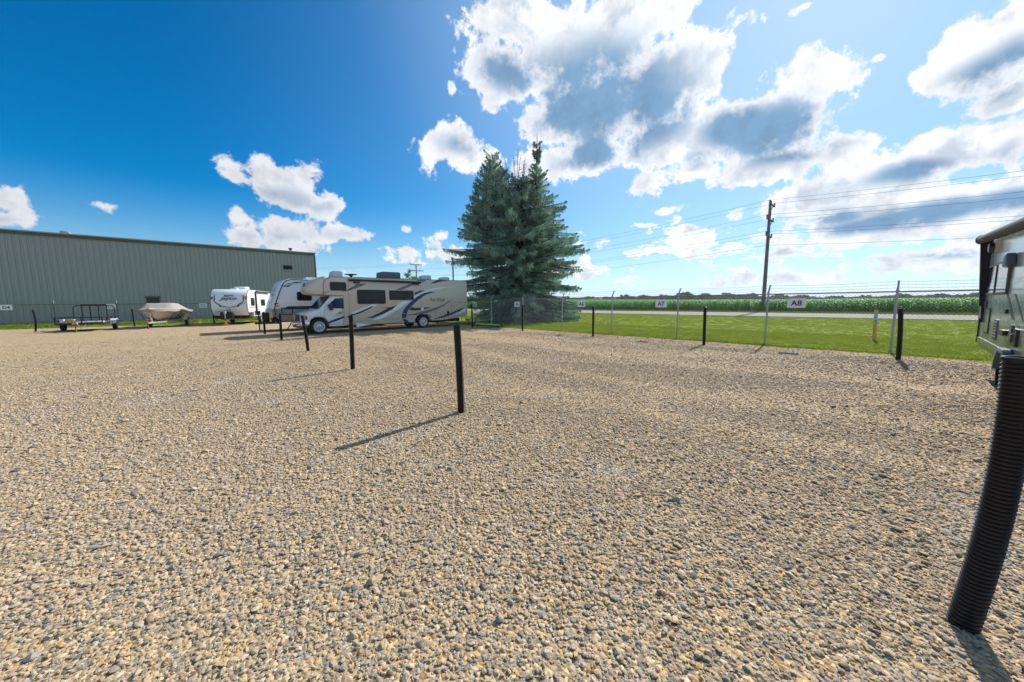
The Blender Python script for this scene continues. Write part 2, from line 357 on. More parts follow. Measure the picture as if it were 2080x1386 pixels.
def rrect(x0, x1, z0, z1, r, n=4):
    pts = []
    for cx, cz, a0 in ((x1-r, z1-r, 0), (x0+r, z1-r, 90), (x0+r, z0+r, 180), (x1-r, z0+r, 270)):
        for k in range(n+1):
            t = math.radians(a0+90*k/n); pts.append((cx+r*math.cos(t), cz+r*math.sin(t)))
    return pts
def frame_prism(mb, x0, x1, z0, z1, w, axis, a, b):
    mb.prism([(x0,z0),(x1,z0),(x1,z0+w),(x0,z0+w)], axis, a, b); mb.prism([(x0,z1-w),(x1,z1-w),(x1,z1),(x0,z1)], axis, a, b)
    mb.prism([(x0,z0+w),(x0+w,z0+w),(x0+w,z1-w),(x0,z1-w)], axis, a, b); mb.prism([(x1-w,z0+w),(x1,z0+w),(x1,z1-w),(x1-w,z1-w)], axis, a, b)
    return mb
def text_obj(txt, name, m, parent, centre, xd, up, wd, ht, bold=.0, shear=0.0, local=True, depth=.002):
    cu = bpy.data.curves.new('t', 'FONT'); cu.body = txt; cu.size = 1; cu.offset = bold; cu.shear = shear; cu.resolution_u = 3
    ob = bpy.data.objects.new('t', cu); COL.objects.link(ob); dg = bpy.context.evaluated_depsgraph_get(); dg.update()
    me = bpy.data.meshes.new_from_object(ob.evaluated_get(dg)); COL.objects.unlink(ob); bpy.data.objects.remove(ob)
    co = np.array([v.co[:] for v in me.vertices]); mn = co.min(0); mx = co.max(0)
    X = Vector(xd).normalized(); U = Vector(up).normalized(); N = X.cross(U); c = Vector(centre)
    vs = []
    for p in co:
        u = ((p[0]-mn[0])/(mx[0]-mn[0])-.5)*wd; v = ((p[1]-mn[1])/(mx[1]-mn[1])-.5)*ht
        vs.append(c+X*u+U*v+N*depth)
    fs = [tuple(p.vertices) for p in me.polygons]; bpy.data.meshes.remove(me)
    n2 = bpy.data.meshes.new(name); L = root_of(parent).location if not local else Vector((0, 0, 0))
    n2.from_pydata([tuple(v-L) for v in vs], [], fs); n2.materials.append(M[m])
    o = bpy.data.objects.new(name, n2); COL.objects.link(o); o.parent = parent; return o
def sheet(name, pts, z, m, kind='structure', sub=1):
    mb = MB(); mb.add([(x, y, z) for x, y in pts], [tuple(range(len(pts)))]); return mb.build(name, m, kind=kind)

# ------------------------------------------------------------------ ground, lot, lawn, road, field
sheet('ground', [(-3000, -3000), (3000, -3000), (3000, 3000), (-3000, 3000)], -.06, 'field_soil')
sheet('lawn', [(-80, -120), (41.3, -120), (41.3, 260), (-80, 260)], -.012, 'lawn')
# gravel lot with a ragged edge
edge = []
for y in np.arange(-60, 36.5, .35): edge.append((15.05+.10*math.sin(y*1.7)+random.uniform(-.07, .07), y))
top = []
for x in np.arange(15.0, -70, -.5): top.append((x, 41.75-.24*x*(1 if x < 8 else 0)-(1.9 if x >= 8 else 0)+random.uniform(-.12, .12)+.3*math.sin(x*.8)))
sheet('gravel_lot', edge+top+[(-70, -60)], 0.0, 'gravel_sheet')
sheet('highway', [(41.4, -400), (53.0, -400), (53.0, 900), (41.4, 900)], .03, 'asphalt')
sheet('road_verge', [(53.0, -400), (61.5, -400), (61.5, 900), (53.0, 900)], .0, 'lawn')
def rise(x, y):
    d = math.hypot(x, y); a = math.degrees(math.atan2(y, x))
    return 1.32+3.6*max(0, min(1, (d-110)/450))*max(.15, min(1, (a-5)/30))
gx = np.concatenate([np.arange(88, 200, 4), np.geomspace(200, 900, 26)]); gy = np.concatenate([-np.geomspace(400, 20, 14), np.arange(-16, 200, 6), np.geomspace(200, 1100, 26)])
mb = MB(); vs = [(x, y, rise(x, y)+random.uniform(-.12, .12)) for x in gx for y in gy]; ny = len(gy)
mb.add(vs, [(i*ny+j, (i+1)*ny+j, (i+1)*ny+j+1, i*ny+j+1) for i in range(len(gx)-1) for j in range(ny-1)])
mb.build('corn_field_top', 'corn_canopy', kind='stuff', smooth=True)

# ------------------------------------------------------------------ instanced stuff
def source_collection(name, objs):
    c = bpy.data.collections.new(name)
    for o in objs:
        for u in list(o.users_collection): u.objects.unlink(o)
        c.objects.link(o)
    return c
def scatter(name, pts, scl, coll, tilt=0.0, kind='stuff', full=False, label=None):
    me = bpy.data.meshes.new(name); me.vertices.add(len(pts)); me.vertices.foreach_set('co', np.asarray(pts, dtype=np.float32).ravel())
    at = me.attributes.new('scl', 'FLOAT', 'POINT'); at.data.foreach_set('value', np.asarray(scl, dtype=np.float32)); me.update()
    o = bpy.data.objects.new(name, me); COL.objects.link(o); o['kind'] = kind
    ng = bpy.data.node_groups.new(name, 'GeometryNodeTree')
    ng.interface.new_socket('Geometry', in_out='INPUT', socket_type='NodeSocketGeometry'); ng.interface.new_socket('Geometry', in_out='OUTPUT', socket_type='NodeSocketGeometry')
    n = ng.nodes; L = ng.links; gi = n.new('NodeGroupInput'); go = n.new('NodeGroupOutput')
    ip = n.new('GeometryNodeInstanceOnPoints'); ci = n.new('GeometryNodeCollectionInfo'); ci.inputs['Collection'].default_value = coll
    ci.inputs['Separate Children'].default_value = True; ci.inputs['Reset Children'].default_value = True
    ip.inputs['Pick Instance'].default_value = True
    rv = n.new('FunctionNodeRandomValue'); rv.data_type = 'FLOAT_VECTOR'
    tl = PI if full else tilt
    rv.inputs[0].default_value = (-tl, -tl, 0); rv.inputs[1].default_value = (tl, tl, 6.283)
    na = n.new('GeometryNodeInputNamedAttribute'); na.data_type = 'FLOAT'; na.inputs[0].default_value = 'scl'
    ri = n.new('FunctionNodeRandomValue'); ri.data_type = 'INT'; ri.inputs[4].default_value = 0; ri.inputs[5].default_value = 1000
    L.new(gi.outputs[0], ip.inputs['Points']); L.new(ci.outputs[0], ip.inputs['Instance']); L.new(ri.outputs[2], ip.inputs['Instance Index'])
    L.new(rv.outputs[0], ip.inputs['Rotation']); L.new(na.outputs[0], ip.inputs['Scale']); L.new(ip.outputs[0], go.inputs[0])
    md = o.modifiers.new('scatter', 'NODES'); md.node_group = ng; return o

# stones
stones = []
for k in range(12):
    bm = bmesh.new(); bmesh.ops.create_icosphere(bm, subdivisions=2, radius=1)
    for c in range(7):
        d = Vector((random.gauss(0, 1), random.gauss(0, 1), random.gauss(0, 1))).normalized(); h = random.uniform(.45, .8)
        for v_ in bm.verts:
            q = v_.co.dot(d)
            if q > h: v_.co -= d*(q-h)
    sx, sy, sz = random.uniform(.8, 1.35), random.uniform(.65, 1.0), random.uniform(.4, .72)
    for v_ in bm.verts: v_.co = Vector((v_.co.x*sx, v_.co.y*sy, v_.co.z*sz))+Vector([random.uniform(-.035, .035) for _ in range(3)])
    me = bpy.data.meshes.new('stone'); bm.to_mesh(me); bm.free(); me.materials.append(M['stone'])
    me.polygons.foreach_set('use_smooth', [True]*len(me.polygons)); me.set_sharp_from_angle(angle=math.radians(24))
    o = bpy.data.objects.new('stone', me); COL.objects.link(o); stones.append(o)
cst = source_collection('stone_kinds', stones)
def wedge(r0, r1, dens, a0=-22, a1=118):
    n = int(math.radians(a1-a0)/2*(r1*r1-r0*r0)*dens)
    r_ = np.sqrt(rng.uniform(r0*r0, r1*r1, n)); a_ = np.radians(rng.uniform(a0, a1, n))
    return np.stack([r_*np.cos(a_), r_*np.sin(a_)], 1)
P = []; SC = []
def packed(q):      # wheel tracks: pressed, finer lanes running along the bays
    u = q[:, 0]+.5*np.sin(q[:, 1]*.35); return np.clip(np.exp(-((u-5.2)/.35)**2)+np.exp(-((u-6.9)/.35)**2)+.7*np.exp(-((u-9.8)/.5)**2)+.6*(np.sin(q[:, 0]*.9+q[:, 1]*.5+2*np.sin(q[:, 1]*.31)) > .72), 0, 1)
for r0, r1, dn, s0 in ((.7, 3.2, 5200, .0098), (3.2, 6, 3900, .0102), (6, 9.5, 2500, .0108), (9.5, 14, 1150, .0115), (14, 19, 480, .012), (19, 26, 130, .0125)):
    q = wedge(r0, r1, dn); q = q[q[:, 0] < 14.9]; pk = packed(q); q = q[rng.uniform(0, 1, len(q)) > .35*pk]; pk = packed(q)
    sc_ = s0*np.exp(rng.normal(0, .36, len(q)))*(1-.22*pk); z = rng.uniform(-.42, .50, len(q))*sc_
    P.append(np.column_stack([q, z])); SC.append(sc_)
# a few big stones
q = wedge(1.2, 9, 3.0); sc_ = rng.uniform(.015, .020, len(q)); P.append(np.column_stack([q, sc_*.3])); SC.append(sc_)
scatter('gravel_stones', np.concatenate(P), np.concatenate(SC), cst, tilt=.34)

def blade_clump(n, rad, h0, h1, wd, bend, m, name, seg=2):
    mb = MB()
    for _ in range(n):
        a_ = random.uniform(0, 2*PI); r_ = rad*math.sqrt(random.random()); x, y = r_*math.cos(a_), r_*math.sin(a_)
        h_ = random.uniform(h0, h1); b_ = random.uniform(0, 2*PI); dx, dy = math.cos(b_)*bend*h_, math.sin(b_)*bend*h_
        px_, py_ = -math.sin(b_)*wd/2, math.cos(b_)*wd/2
        mb.add([(x-px_, y-py_, 0), (x+px_, y+py_, 0), (x+px_*.7+dx*.4, y+py_*.7+dy*.4, h_*.6), (x-px_*.7+dx*.4, y-py_*.7+dy*.4, h_*.6), (x+dx, y+dy, h_)],
               [(0, 1, 2, 3), (3, 2, 4)])
    return mb.build(name, m)
cg = source_collection('grass_kinds', [blade_clump(30, .17, .02, .05, .012, .8, 'grass_blade', 'grass_clump') for _ in range(5)])
def rect(x0, x1, y0, y1, dens):
    n = int((x1-x0)*(y1-y0)*dens); return np.column_stack([rng.uniform(x0, x1, n), rng.uniform(y0, y1, n)])
q = np.concatenate([rect(15.25, 22, -6, 22, 40), rect(22, 41.2, -12, 34, 14)])
scatter('lawn_grass', np.column_stack([q, np.full(len(q), -.012)]), rng.uniform(.7, 1.35, len(q)), cg, tilt=.1)
ey = rng.uniform(-6, 36, 1500); q = np.column_stack([rng.normal(15.14, .07, 1500), ey])
q2x = rng.uniform(-22, 15, 1600); q2 = np.column_stack([q2x, 41.9-.24*q2x*(q2x < 8)-1.9*(q2x >= 8)+rng.normal(.2, .15, 1600)])
q = np.concatenate([q, q2])
scatter('edge_grass', np.column_stack([q, np.full(len(q), -.01)]), rng.uniform(.9, 1.9, len(q)), cg, tilt=.15)
cv = source_collection('verge_kinds', [blade_clump(30, .3, .12, .40, .03, .6, 'verge_blade', 'verge_clump') for _ in range(4)])
q = np.concatenate([rect(53.2, 58.8, -25, 110, 14), rect(-24, 14, 44, 57, 5)]); z_ = np.full(len(q), 0.0)
sv = rng.uniform(.5, 1.3, len(q))*np.where(q[:, 0] < 50, .45, 1.0)*np.where(q[:, 0] > 50, .55, 1.0)
scatter('verge_grass', np.column_stack([q, z_]), sv, cv, tilt=.1)
def corn_plant(name):
    mb = MB(); h_ = random.uniform(1.15, 1.35)
    mb.tube([(0, 0, 0), (0, 0, h_*.6), (.01, .01, h_)], [.016, .013, .006], 5)
    a_ = random.uniform(0, PI)
    for k in range(11):
        z0 = .15+h_*.80*k/11; a2 = a_+(k % 2)*PI+random.uniform(-.5, .5); L_ = random.uniform(.5, .8)*(1-.2*abs(k/11-.6)); up = random.uniform(.5, 1.05)+.35*(k/11)
        ca, sa = math.cos(a2), math.sin(a2); vs = []; wd = random.uniform(.05, .08)
        for j, tt in enumerate((0, .25, .5, .75, 1)):
            x = L_*tt*(.85); z = z0+L_*(up*tt-1.05*tt*tt); ww = wd*(.6+1.6*tt-2.1*tt*tt); ww = max(ww, .004)
            vs += [(x*ca-ww*sa, x*sa+ww*ca, z+.01), (x*ca+ww*sa, x*sa-ww*ca, z+.01)]
        mb.add(vs, [(2*j, 2*j+1, 2*j+3, 2*j+2) for j in range(4)])
    return mb.build(name, 'corn_leaf')
cc = source_collection('corn_kinds', [corn_plant('corn_plant') for _ in range(7)])
P = []
x = 58.6
while x < 150:
    n = int(230/.24) if x < 66 else (int(260/.34) if x < 90 else int(300/.7))
    y_ = np.linspace(-40, 190 if x < 66 else (220 if x < 90 else 260), n)+rng.normal(0, .05, n); P.append(np.column_stack([np.full(n, x)+rng.normal(0, .05, n), y_])); x += .76 if x < 90 else 1.52
q = np.concatenate(P); dd = np.hypot(q[:, 0], q[:, 1]); keep = (q[:, 1] < q[:, 0]*1.9+20) & (q[:, 1] > -q[:, 0]*.5)
q = q[keep]
zz = np.where(q[:, 0] > 88, np.array([rise(*p)-1.25 for p in q]), 0.0)
scatter('corn_field', np.column_stack([q, zz]), rng.uniform(.98, 1.26, len(q)), cc, tilt=.08)
# far wood
def leaf_lump(name, m, n=120, sz=.42, flat=.75, seedr=1.0):
    mb = MB()
    for _ in range(n):
        d = Vector((random.gauss(0, 1), random.gauss(0, 1), random.gauss(0, 1))).normalized(); p = d*seedr*random.uniform(.55, 1.0); p.z *= flat
        u = Vector((random.gauss(0, 1), random.gauss(0, 1), random.gauss(0, 1))).normalized()*sz*random.uniform(.5, 1); v_ = u.cross(d); v_ = v_.normalized()*sz*random.uniform(.4, .8) if v_.length > 1e-3 else Vector((sz, 0, 0))
        mb.add([p-u, p+v_, p+u, p-v_], [(0, 1, 2, 3)])
    return mb.build(name, m)
cw = source_collection('wood_kinds', [leaf_lump('leaf_lump', 'far_leaf', 150, .40) for _ in range(5)])
P = []; SC = []
for az in np.arange(-45, 100, .16):
    R_ = 560+90*math.sin(az*.21)+random.uniform(-40, 40); lo_ = .72*min(1, max(.55, .55+(az-4)/22)); hh = (8.6+1.6*math.sin(az*.9))*lo_+1.8*math.sin(az*2.3+1)+random.uniform(-1.5, 2.2)
    for k in range(8):
        x, y = R_*math.cos(math.radians(az))+random.uniform(-3, 3), R_*math.sin(math.radians(az))+random.uniform(-3, 3)
        s_ = random.uniform(1.8, 3.3); P.append((x, y, random.uniform(1.5, max(2.2, hh-s_*.6))+(1.5 if az > 10 else 0))); SC.append(s_)
scatter('distant_wood', P, SC, cw, tilt=.3)
mb = MB()
pts = [((560+90*math.sin(az*.21)+25)*math.cos(math.radians(az)), (560+90*math.sin(az*.21)+25)*math.sin(math.radians(az)), (5.6+1.0*math.sin(az*.9)+.6*math.sin(az*2.9))*.70*min(1, max(.5, .5+(az-4)/22))) for az in np.arange(-45, 100, 1.0)]
for i in range(len(pts)-1):
    (x0, y0, z0), (x1, y1, z1) = pts[i], pts[i+1]; mb.add([(x0, y0, -.05), (x1, y1, -.05), (x1, y1, z1), (x0, y0, z0), (x0*1.04, y0*1.04, -.05), (x1*1.04, y1*1.04, -.05), (x1*1.04, y1*1.04, z1), (x0*1.04, y0*1.04, z0)], [(0, 1, 2, 3), (3, 2, 6, 7), (7, 6, 5, 4)])
mb.build('distant_wood_mass', 'far_leaf', kind='stuff')

# ------------------------------------------------------------------ metal building
BY = 57.2; BZ = 8.85
bld = thing('metal_building', 'long grey-green ribbed metal warehouse with a dark eave at the left', 'building', (-8, BY, 0))
mb = MB(); mb.box(-34, 13.50, BY+.12, BY+26, 0, BZ-.1); mb.build('wall_core', 'panel_metal', bld, world=True)
PW = .415; pm = None; x = 13.44; k = 0
while x > -33.5:
    if pm is None:
        mb = MB(); mb.prism([(0, 0), (.035, -.0), (.06, -.06), (.10, -.06), (.125, 0), (.20, -.0), (.205, -.008), (.215, -.008), (.22, 0), (.31, 0), (.315, -.008), (.325, -.008), (.33, 0), (PW-.020, 0), (PW-.020, .03), (0, .03)], 'z', 0.06, BZ-.18)
        o = mb.build('wall_panel', 'panel_metal', bld); pm = o.data
    else:
        o = bpy.data.objects.new('wall_panel', pm); COL.objects.link(o); o.parent = bld
    x -= PW; o.location = (x+8, 0.06, 0)
mb = MB(); mb.box(-34.3, 13.55, BY-.10, BY+.10, BZ-.26, BZ-.02); mb.build('eave_fascia', 'trim_metal', bld, world=True, bevel=.01)
mb = MB(); mb.box(-34.4, 13.70, BY-.22, BY+.0, BZ+.0, BZ+.13); mb.build('gutter', 'roof_metal', bld, world=True, bevel=.02)
mb = MB(); mb.prism([(BY-.16, BZ+.10), (BY+13, BZ+.75), (BY+26.3, BZ+.10), (BY+26.3, BZ-.02), (BY+13, BZ+.62), (BY-.16, BZ-.01)], 'x', -34.4, 13.66); mb.build('roof', 'roof_metal', bld, world=True)
mb = MB(); mb.prism([(BY+.12, BZ-.1), (BY+26, BZ-.1), (BY+13, BZ+.6)], 'x', 13.3, 13.48); mb.build('gable_wall', 'panel_metal', bld, world=True)
mb = MB(); mb.box(13.46, 13.60, BY-.03, BY+.14, 0.02, BZ-.28); mb.build('corner_trim', 'trim_metal', bld, world=True, bevel=.01)
mb = MB(); mb.box(-34, 13.5, BY-.05, BY+.05, 0, .07); mb.build('base_trim', 'trim_metal', bld, world=True)
def louver(x0, x1, z0, z1, nm):
    mb = MB(); frame_prism(mb, x0, x1, z0, z1, .05, 'y', BY-.07, BY+.05); fr = mb.build('vent_frame', 'trim_metal', bld, world=True)
    mb = MB()
    zz_ = z0+.07
    while zz_ < z1-.06:
        mb.add([(x0+.05, BY-.05, zz_-.03), (x1-.05, BY-.05, zz_-.03), (x1-.05, BY+.02, zz_+.03), (x0+.05, BY+.02, zz_+.03)], [(0, 1, 2, 3)]); zz_ += .07
    mb.build('louver_blades', 'louver', fr, world=True)
    mb = MB(); mb.box(x0+.04, x1-.04, BY+.0, BY+.02, z0+.04, z1-.04); mb.build('backing', 'ink', fr, world=True)
louver(9.55, 10.62, 6.44, 6.98, 'l')
mb = MB(); mb.box(-3.95, -2.72, BY-.09, BY+.02, 2.55, 2.72); mb.build('door_head', 'trim_metal', bld, world=True)
mb = MB(); mb.box(-3.85, -2.82, BY-.05, BY+.02, .1, 2.55); dr = mb.build('door', 'louver', bld, world=True)
mb = MB(); mb.box(-2.98, -2.90, BY-.10, BY-.05, 1.0, 1.12); mb.build('handle', 'chrome', dr, world=True)
mb = MB(); mb.prism([(-9.35, BZ+.12), (-8.95, BZ+.12), (-8.80, BZ+.30), (-8.92, BZ+.46), (-9.38, BZ+.46), (-9.50, BZ+.30)], 'y', BY+.6, BY+2.2); mb.build('ridge_vent', 'roof_metal', bld, world=True, bevel=.03)
mb = MB(); mb.lathe((10.75, BY+1.0, BZ+.1), 'z', [(0, .11), (.28, .11), (.30, .22), (.38, .22), (.40, .14), (.48, .26), (.52, .26), (.56, .05)], 14); mb.build('roof_cap_vent', 'trim_metal', bld, world=True)

# ------------------------------------------------------------------ chain link fences
def fence(name, label, p0, p1, posts, arm_dir, dark, loc):
    f = thing(name, label, 'fence', loc); d = (Vector(p1)-Vector(p0)).normalized(); ex = Vector((-d.y, d.x, 0))
    W_ = 3.12; hm = 'dark_wire' if dark else 'wire'; gal = 'trim_metal' if dark else 'galvanised'
    me_ = [None]; meshpanel = None; prev = None; postm = None
    for i, s_ in enumerate(posts):
        c = Vector(p0)+d*s_-Vector(loc)
        if postm is None:
            mb = MB(); mb.tube([(0, 0, -.05), (0, 0, 1.84)], .030, 12); mb.lathe((0, 0, 1.84), 'z', [(0, .034), (.05, .036), (.08, .02)], 12); o = mb.build('post', gal, f, smooth=True); postm = o.data
            mb = MB(); a_ = Vector(arm_dir); mb.bar((0, 0, 1.86), tuple(a_*.20+Vector((0, 0, 2.14))), .03, .045, up=(0, 1, 0)); ao = mb.build('wire_arm', 'galvanised', o); armm = ao.data
        else:
            o = bpy.data.objects.new('post', postm); COL.objects.link(o); o.parent = f
            ao = bpy.data.objects.new('wire_arm', armm); COL.objects.link(ao); ao.parent = o
        o.location = c; o.rotation_euler = (random.uniform(-.012, .012), random.uniform(-.012, .012), 0)
        if i+1 < len(posts):
            L_ = posts[i+1]-s_
            if meshpanel is None:
                mb = MB(); pitch = .092; z0, z1 = .03, 1.79; hh = z1-z0; L0 = W_
                k0 = -int(hh/pitch)-1
                for k in range(k0, int(L0/pitch)+1):
                    for sgn in (1, -1):
                        xa, xb = k*pitch, k*pitch+hh
                        ta = max(0, (0-xa)/hh); tb = min(1, (L0-xa)/hh)
                        if tb-ta < .01: continue
                        za, zb = z0+ta*hh, z0+tb*hh
                        if sgn < 0: za, zb = z1-ta*hh, z1-tb*hh
                        pa, pb = d*(xa+ta*hh), d*(xa+tb*hh); off = ex*(.003*sgn)
                        A = Vector((pa.x, pa.y, za))+off; B = Vector((pb.x, pb.y, zb))+off
                        mb.tube([A, B], .0028, 3, caps=False)
                o = mb.build('mesh_panel', hm, f); meshpanel = o.data
            else:
                o = bpy.data.objects.new('mesh_panel', meshpanel); COL.objects.link(o); o.parent = f
            o.location = c; sc_ = L_/W_
            o.scale = (1 if abs(d.x) < .5 else sc_, 1 if abs(d.y) < .5 else sc_, 1)
    A = Vector(p0)+d*posts[0]-Vector(loc); B = Vector(p0)+d*posts[-1]-Vector(loc)
    mb = MB(); mb.tube([A+Vector((0, 0, 1.82)), B+Vector((0, 0, 1.82))], .022, 8); mb.build('top_rail', 'trim_metal' if dark else 'rail_metal', f, smooth=True)
    mb = MB(); mb.tube([A+Vector((0, 0, .04)), B+Vector((0, 0, .04))], .004, 5); mb.build('tension_wire', hm, f)
    for k in range(3):
        q_ = Vector(arm_dir)*(.045+.07*k)+Vector((0, 0, 1.93+.095*k)); mb = MB(); n_ = len(posts)
        for i in range(n_-1):
            a0_ = Vector(p0)+d*posts[i]-Vector(loc)+q_; a1_ = Vector(p0)+d*posts[i+1]-Vector(loc)+q_
            pts_ = [a0_.lerp(a1_, u)-Vector((0, 0, .02*4*u*(1-u)*(1+.3*k))) for u in np.linspace(0, 1, 6)]
            mb.tube(pts_, .0034, 3, caps=False)
            for u in np.linspace(.02, .98, 22):
                p_ = a0_.lerp(a1_, u)-Vector((0, 0, .02*4*u*(1-u)*(1+.3*k))); mb.bar(p_-Vector((.004, .004, .018)), p_+Vector((.004, .004, .018)), .004)
        mb.build('barbed_wire', hm, f)
    return f
fy = [-29.2+3.1*i for i in range(9)]+[-1.2]
fence('chain_link_fence', 'galvanised chain link fence with barbed wire running between gravel and lawn', (15.28, 0, 0), (15.28, 10, 0),
      [0.18-3.12*i for i in range(9, 0, -1)]+[0.18, 3.30, 6.44, 9.60, 12.80, 15.95, 19.1, 22.2, 25.3, 28.4, 31.5, 34.6, 37.7, 40.8, 43.9, 46.3], (.7, -.35, 0) if False else (.9, 0, 0), False, (15.28, 10, 0))
fence('building_fence', 'dark chain link fence with barbed wire along the grass strip by the metal warehouse', (0, 46.4, 0), (10, 46.4, 0),
      [-8.45-3.37*i for i in range(6, 0, -1)]+[-8.45, -5.0, -1.65, 1.7, 5.05, 8.4, 11.8, 15.2], (0, .9, 0), True, (0, 46.4, 0))

# ------------------------------------------------------------------ bay number signs
def sign(txt, c, xd, wd, ht, label):
    s_ = thing('bay_sign', label, 'sign', c, 0, 'bay number signs on the fences'); X = Vector(xd); N = X.cross(Vector((0, 0, 1)))
    mb = MB(); pl = rrect(-wd/2, wd/2, -ht/2, ht/2, .02)
    ang = math.atan2(X.y, X.x); s_.rotation_euler = (0, 0, ang)
    mb.prism(pl, 'y', -.004, .004); mb.build('plate', 'sign_white', s_)
    text_obj(txt, 'lettering', 'ink', s_, (0, -.004, 0), (1, 0, 0), (0, 0, 1), wd*.60, ht*.58, bold=.022, depth=.002)
    mb = MB()
    for u in (-1, 1):
        for v_ in (-1, 1): mb.bar((u*(wd/2-.03), -.008, v_*(ht/2-.03)-.01), (u*(wd/2-.03), -.008, v_*(ht/2-.03)+.01), .008)
    mb.build('cable_ties', 'galvanised', s_)
for txt, yy in (('A8', 2.47), ('A7', 7.15), ('A6', 11.44), ('A5', 16.43), ('A4', 21.0)):
    sign(txt, (15.235, yy, 1.50), (0, -1, 0), .50, .32, 'white sign reading %s hung on the galvanised chain link fence' % txt)
for txt, xx in (('D4', -10.72), ('D3', -5.35), ('D2', .72)):
    sign(txt, (xx, 46.34, 1.62), (1, 0, 0), .56, .40, 'white sign reading %s on the dark fence before the metal warehouse' % txt)

# ------------------------------------------------------------------ corrugated pipes
RV_ = Vector((.744, -.669, 0)); FV_ = Vector((.669, .744, 0))
def pipe(x, y, h_, lean, bend, label, r=.055, fwd=0.0, n=20, nm='bay_marker_pipe'):
    p = thing(nm, label, 'pipe', (x, y, 0), 0, 'black corrugated pipes marking the parking bays')
    pitch = .020; K = int(h_/pitch); prof = []
    for k in range(K):
        z = k*pitch; prof += [(z, r*.88), (z+pitch*.30, r*.90), (z+pitch*.45, r), (z+pitch*.80, r)]
    prof.append((K*pitch, r*.9)); vs = []; fs = []
    def off(z):
        u = z/h_; return RV_*(lean*u+bend*math.sin(PI*u))+FV_*(fwd*u*u)
    for z, rr in prof:
        o_ = off(z)
        for k in range(n):
            t_ = 2*PI*k/n; vs.append((o_.x+rr*math.cos(t_), o_.y+rr*math.sin(t_), z-.02))
    m_ = len(prof)
    for i in range(m_-1):
        for k in range(n): fs.append((i*n+k, i*n+(k+1) % n, (i+1)*n+(k+1) % n, (i+1)*n+k))
    # inner wall at the open top
    b0 = len(vs); o_ = off(h_)
    for zz_, rr in ((K*pitch-.02, r*.80), (K*pitch-.30, r*.78)):
        o2 = off(zz_)
        for k in range(n):
            t_ = 2*PI*k/n; vs.append((o2.x+rr*math.cos(t_), o2.y+rr*math.sin(t_), zz_))
    t0 = (m_-1)*n
    for k in range(n):
        fs.append((t0+k, t0+(k+1) % n, b0+(k+1) % n, b0+k)); fs.append((b0+k, b0+(k+1) % n, b0+n+(k+1) % n, b0+n+k))
    fs.append(tuple(b0+n+k for k in range(n)))
    mb = MB(); mb.add(vs, fs); mb.build('corrugated_tube', 'black_plastic', p, smooth=True)
    mb = MB(); c_ = off(h_)
    if r > .05 and (x, y) in ((2.72, -.31), (2.84, 4.3)):
        mb.lathe((c_.x, c_.y, K*pitch-.02), 'z', [(-.012, r*1.03), (0, r*1.05), (.008, r*1.0), (.008, r*.84), (-.012, r*.82)], 24); mb.build('rim', 'black_plastic', p, smooth=True)
    return p
pipe(2.72, -.31, 1.365, .095, .045, 'nearest black corrugated pipe, large and leaning at the right edge of the gravel', n=36)
pipe(2.84, 4.30, 1.32, -.035, .005, 'black corrugated pipe standing alone in the middle of the gravel', n=28)
pipe(2.84, 9.13, 1.37, .03, 0, 'black corrugated pipe upright before the cab side of the tan motorhome')
pipe(2.87, 13.9, 1.27, -.13, .02, 'black corrugated pipe tilted left across the hood of the tan motorhome')
pipe(2.90, 19.13, 1.24, .02, .0, 'black corrugated pipe just left of the tan motorhome front bumper')
pipe(2.84, 23.76, 1.26, .03, .0, 'black corrugated pipe beside the hitch of the dark-and-white travel trailer')
pipe(13.83, .01, 1.38, -.08, .02, 'black corrugated pipe beside the fence, right of the A8 sign')
pipe(13.79, 4.82, 1.41, -.02, .0, 'black corrugated pipe by the fence between the A7 and A8 signs')
pipe(13.78, 9.65, 1.42, 0, .0, 'black corrugated pipe by the fence between the A6 and A7 signs')
pipe(13.85, 14.5, 1.50, .01, 0, 'black corrugated pipe by the fence just right of the A5 sign')
pipe(14.0, 19.6, 1.62, .0, 0, 'black pipe below the A4 sign behind the tan motorhome rear')
pipe(-7.94, 38.61, 1.48, .03, .09, 'black pipe left of the utility trailer near the D4 sign')
pipe(-3.67, 41.76, 1.42, -.05, .0, 'black pipe between the utility trailer and the covered boat')
pipe(1.25, 40.84, 1.30, .02, .0, 'black pipe at the left corner of the white travel trailer by the D2 sign')

# ------------------------------------------------------------------ wheels
def wheel(parent, c, r, w_, axis='y', outer=-1, nm='wheel', rim='alloy', rr=.56):
    wd_ = abs(root_of(parent).rotation_euler.z) < 1e-6
    mb = MB(); mb.lathe(c, axis, [(-w_/2, r*.70), (-w_/2, r*.90), (-w_*.38, r*.98), (-w_*.2, r), (w_*.2, r), (w_*.38, r*.98), (w_/2, r*.90), (w_/2, r*.68), (w_*.2, r*.66)], 32, caps=False); t_ = mb.build(nm, 'rubber', parent, world=wd_, smooth=True)
    mb = MB(); s_ = outer; prof = [(s_*w_*.50, r*.70*1.0), (s_*w_*.515, r*.66), (s_*w_*.50, r*rr*1.08), (s_*w_*.40, r*rr), (s_*w_*.34, r*.34), (s_*w_*.42, r*.24), (s_*w_*.50, r*.16), (s_*w_*.52, .01)]
    mb.lathe(c, axis, prof, 32, caps=False); mb.build('rim', rim, t_, world=wd_, smooth=True)
    mb = MB(); ax = {'y': Vector((0, 1, 0)), 'x': Vector((1, 0, 0))}[axis]; u = Vector((0, 0, 1)); v_ = ax.cross(u)
    for k in range(8):
        a_ = 2*PI*k/8; p_ = Vector(c)+ax*(s_*w_*.375)+(u*math.cos(a_)+v_*math.sin(a_))*r*.46; mb.tube([p_, p_+ax*s_*.012], r*.06, 8)
    mb.build('rim_holes', 'ink', t_, world=wd_)
    return t_

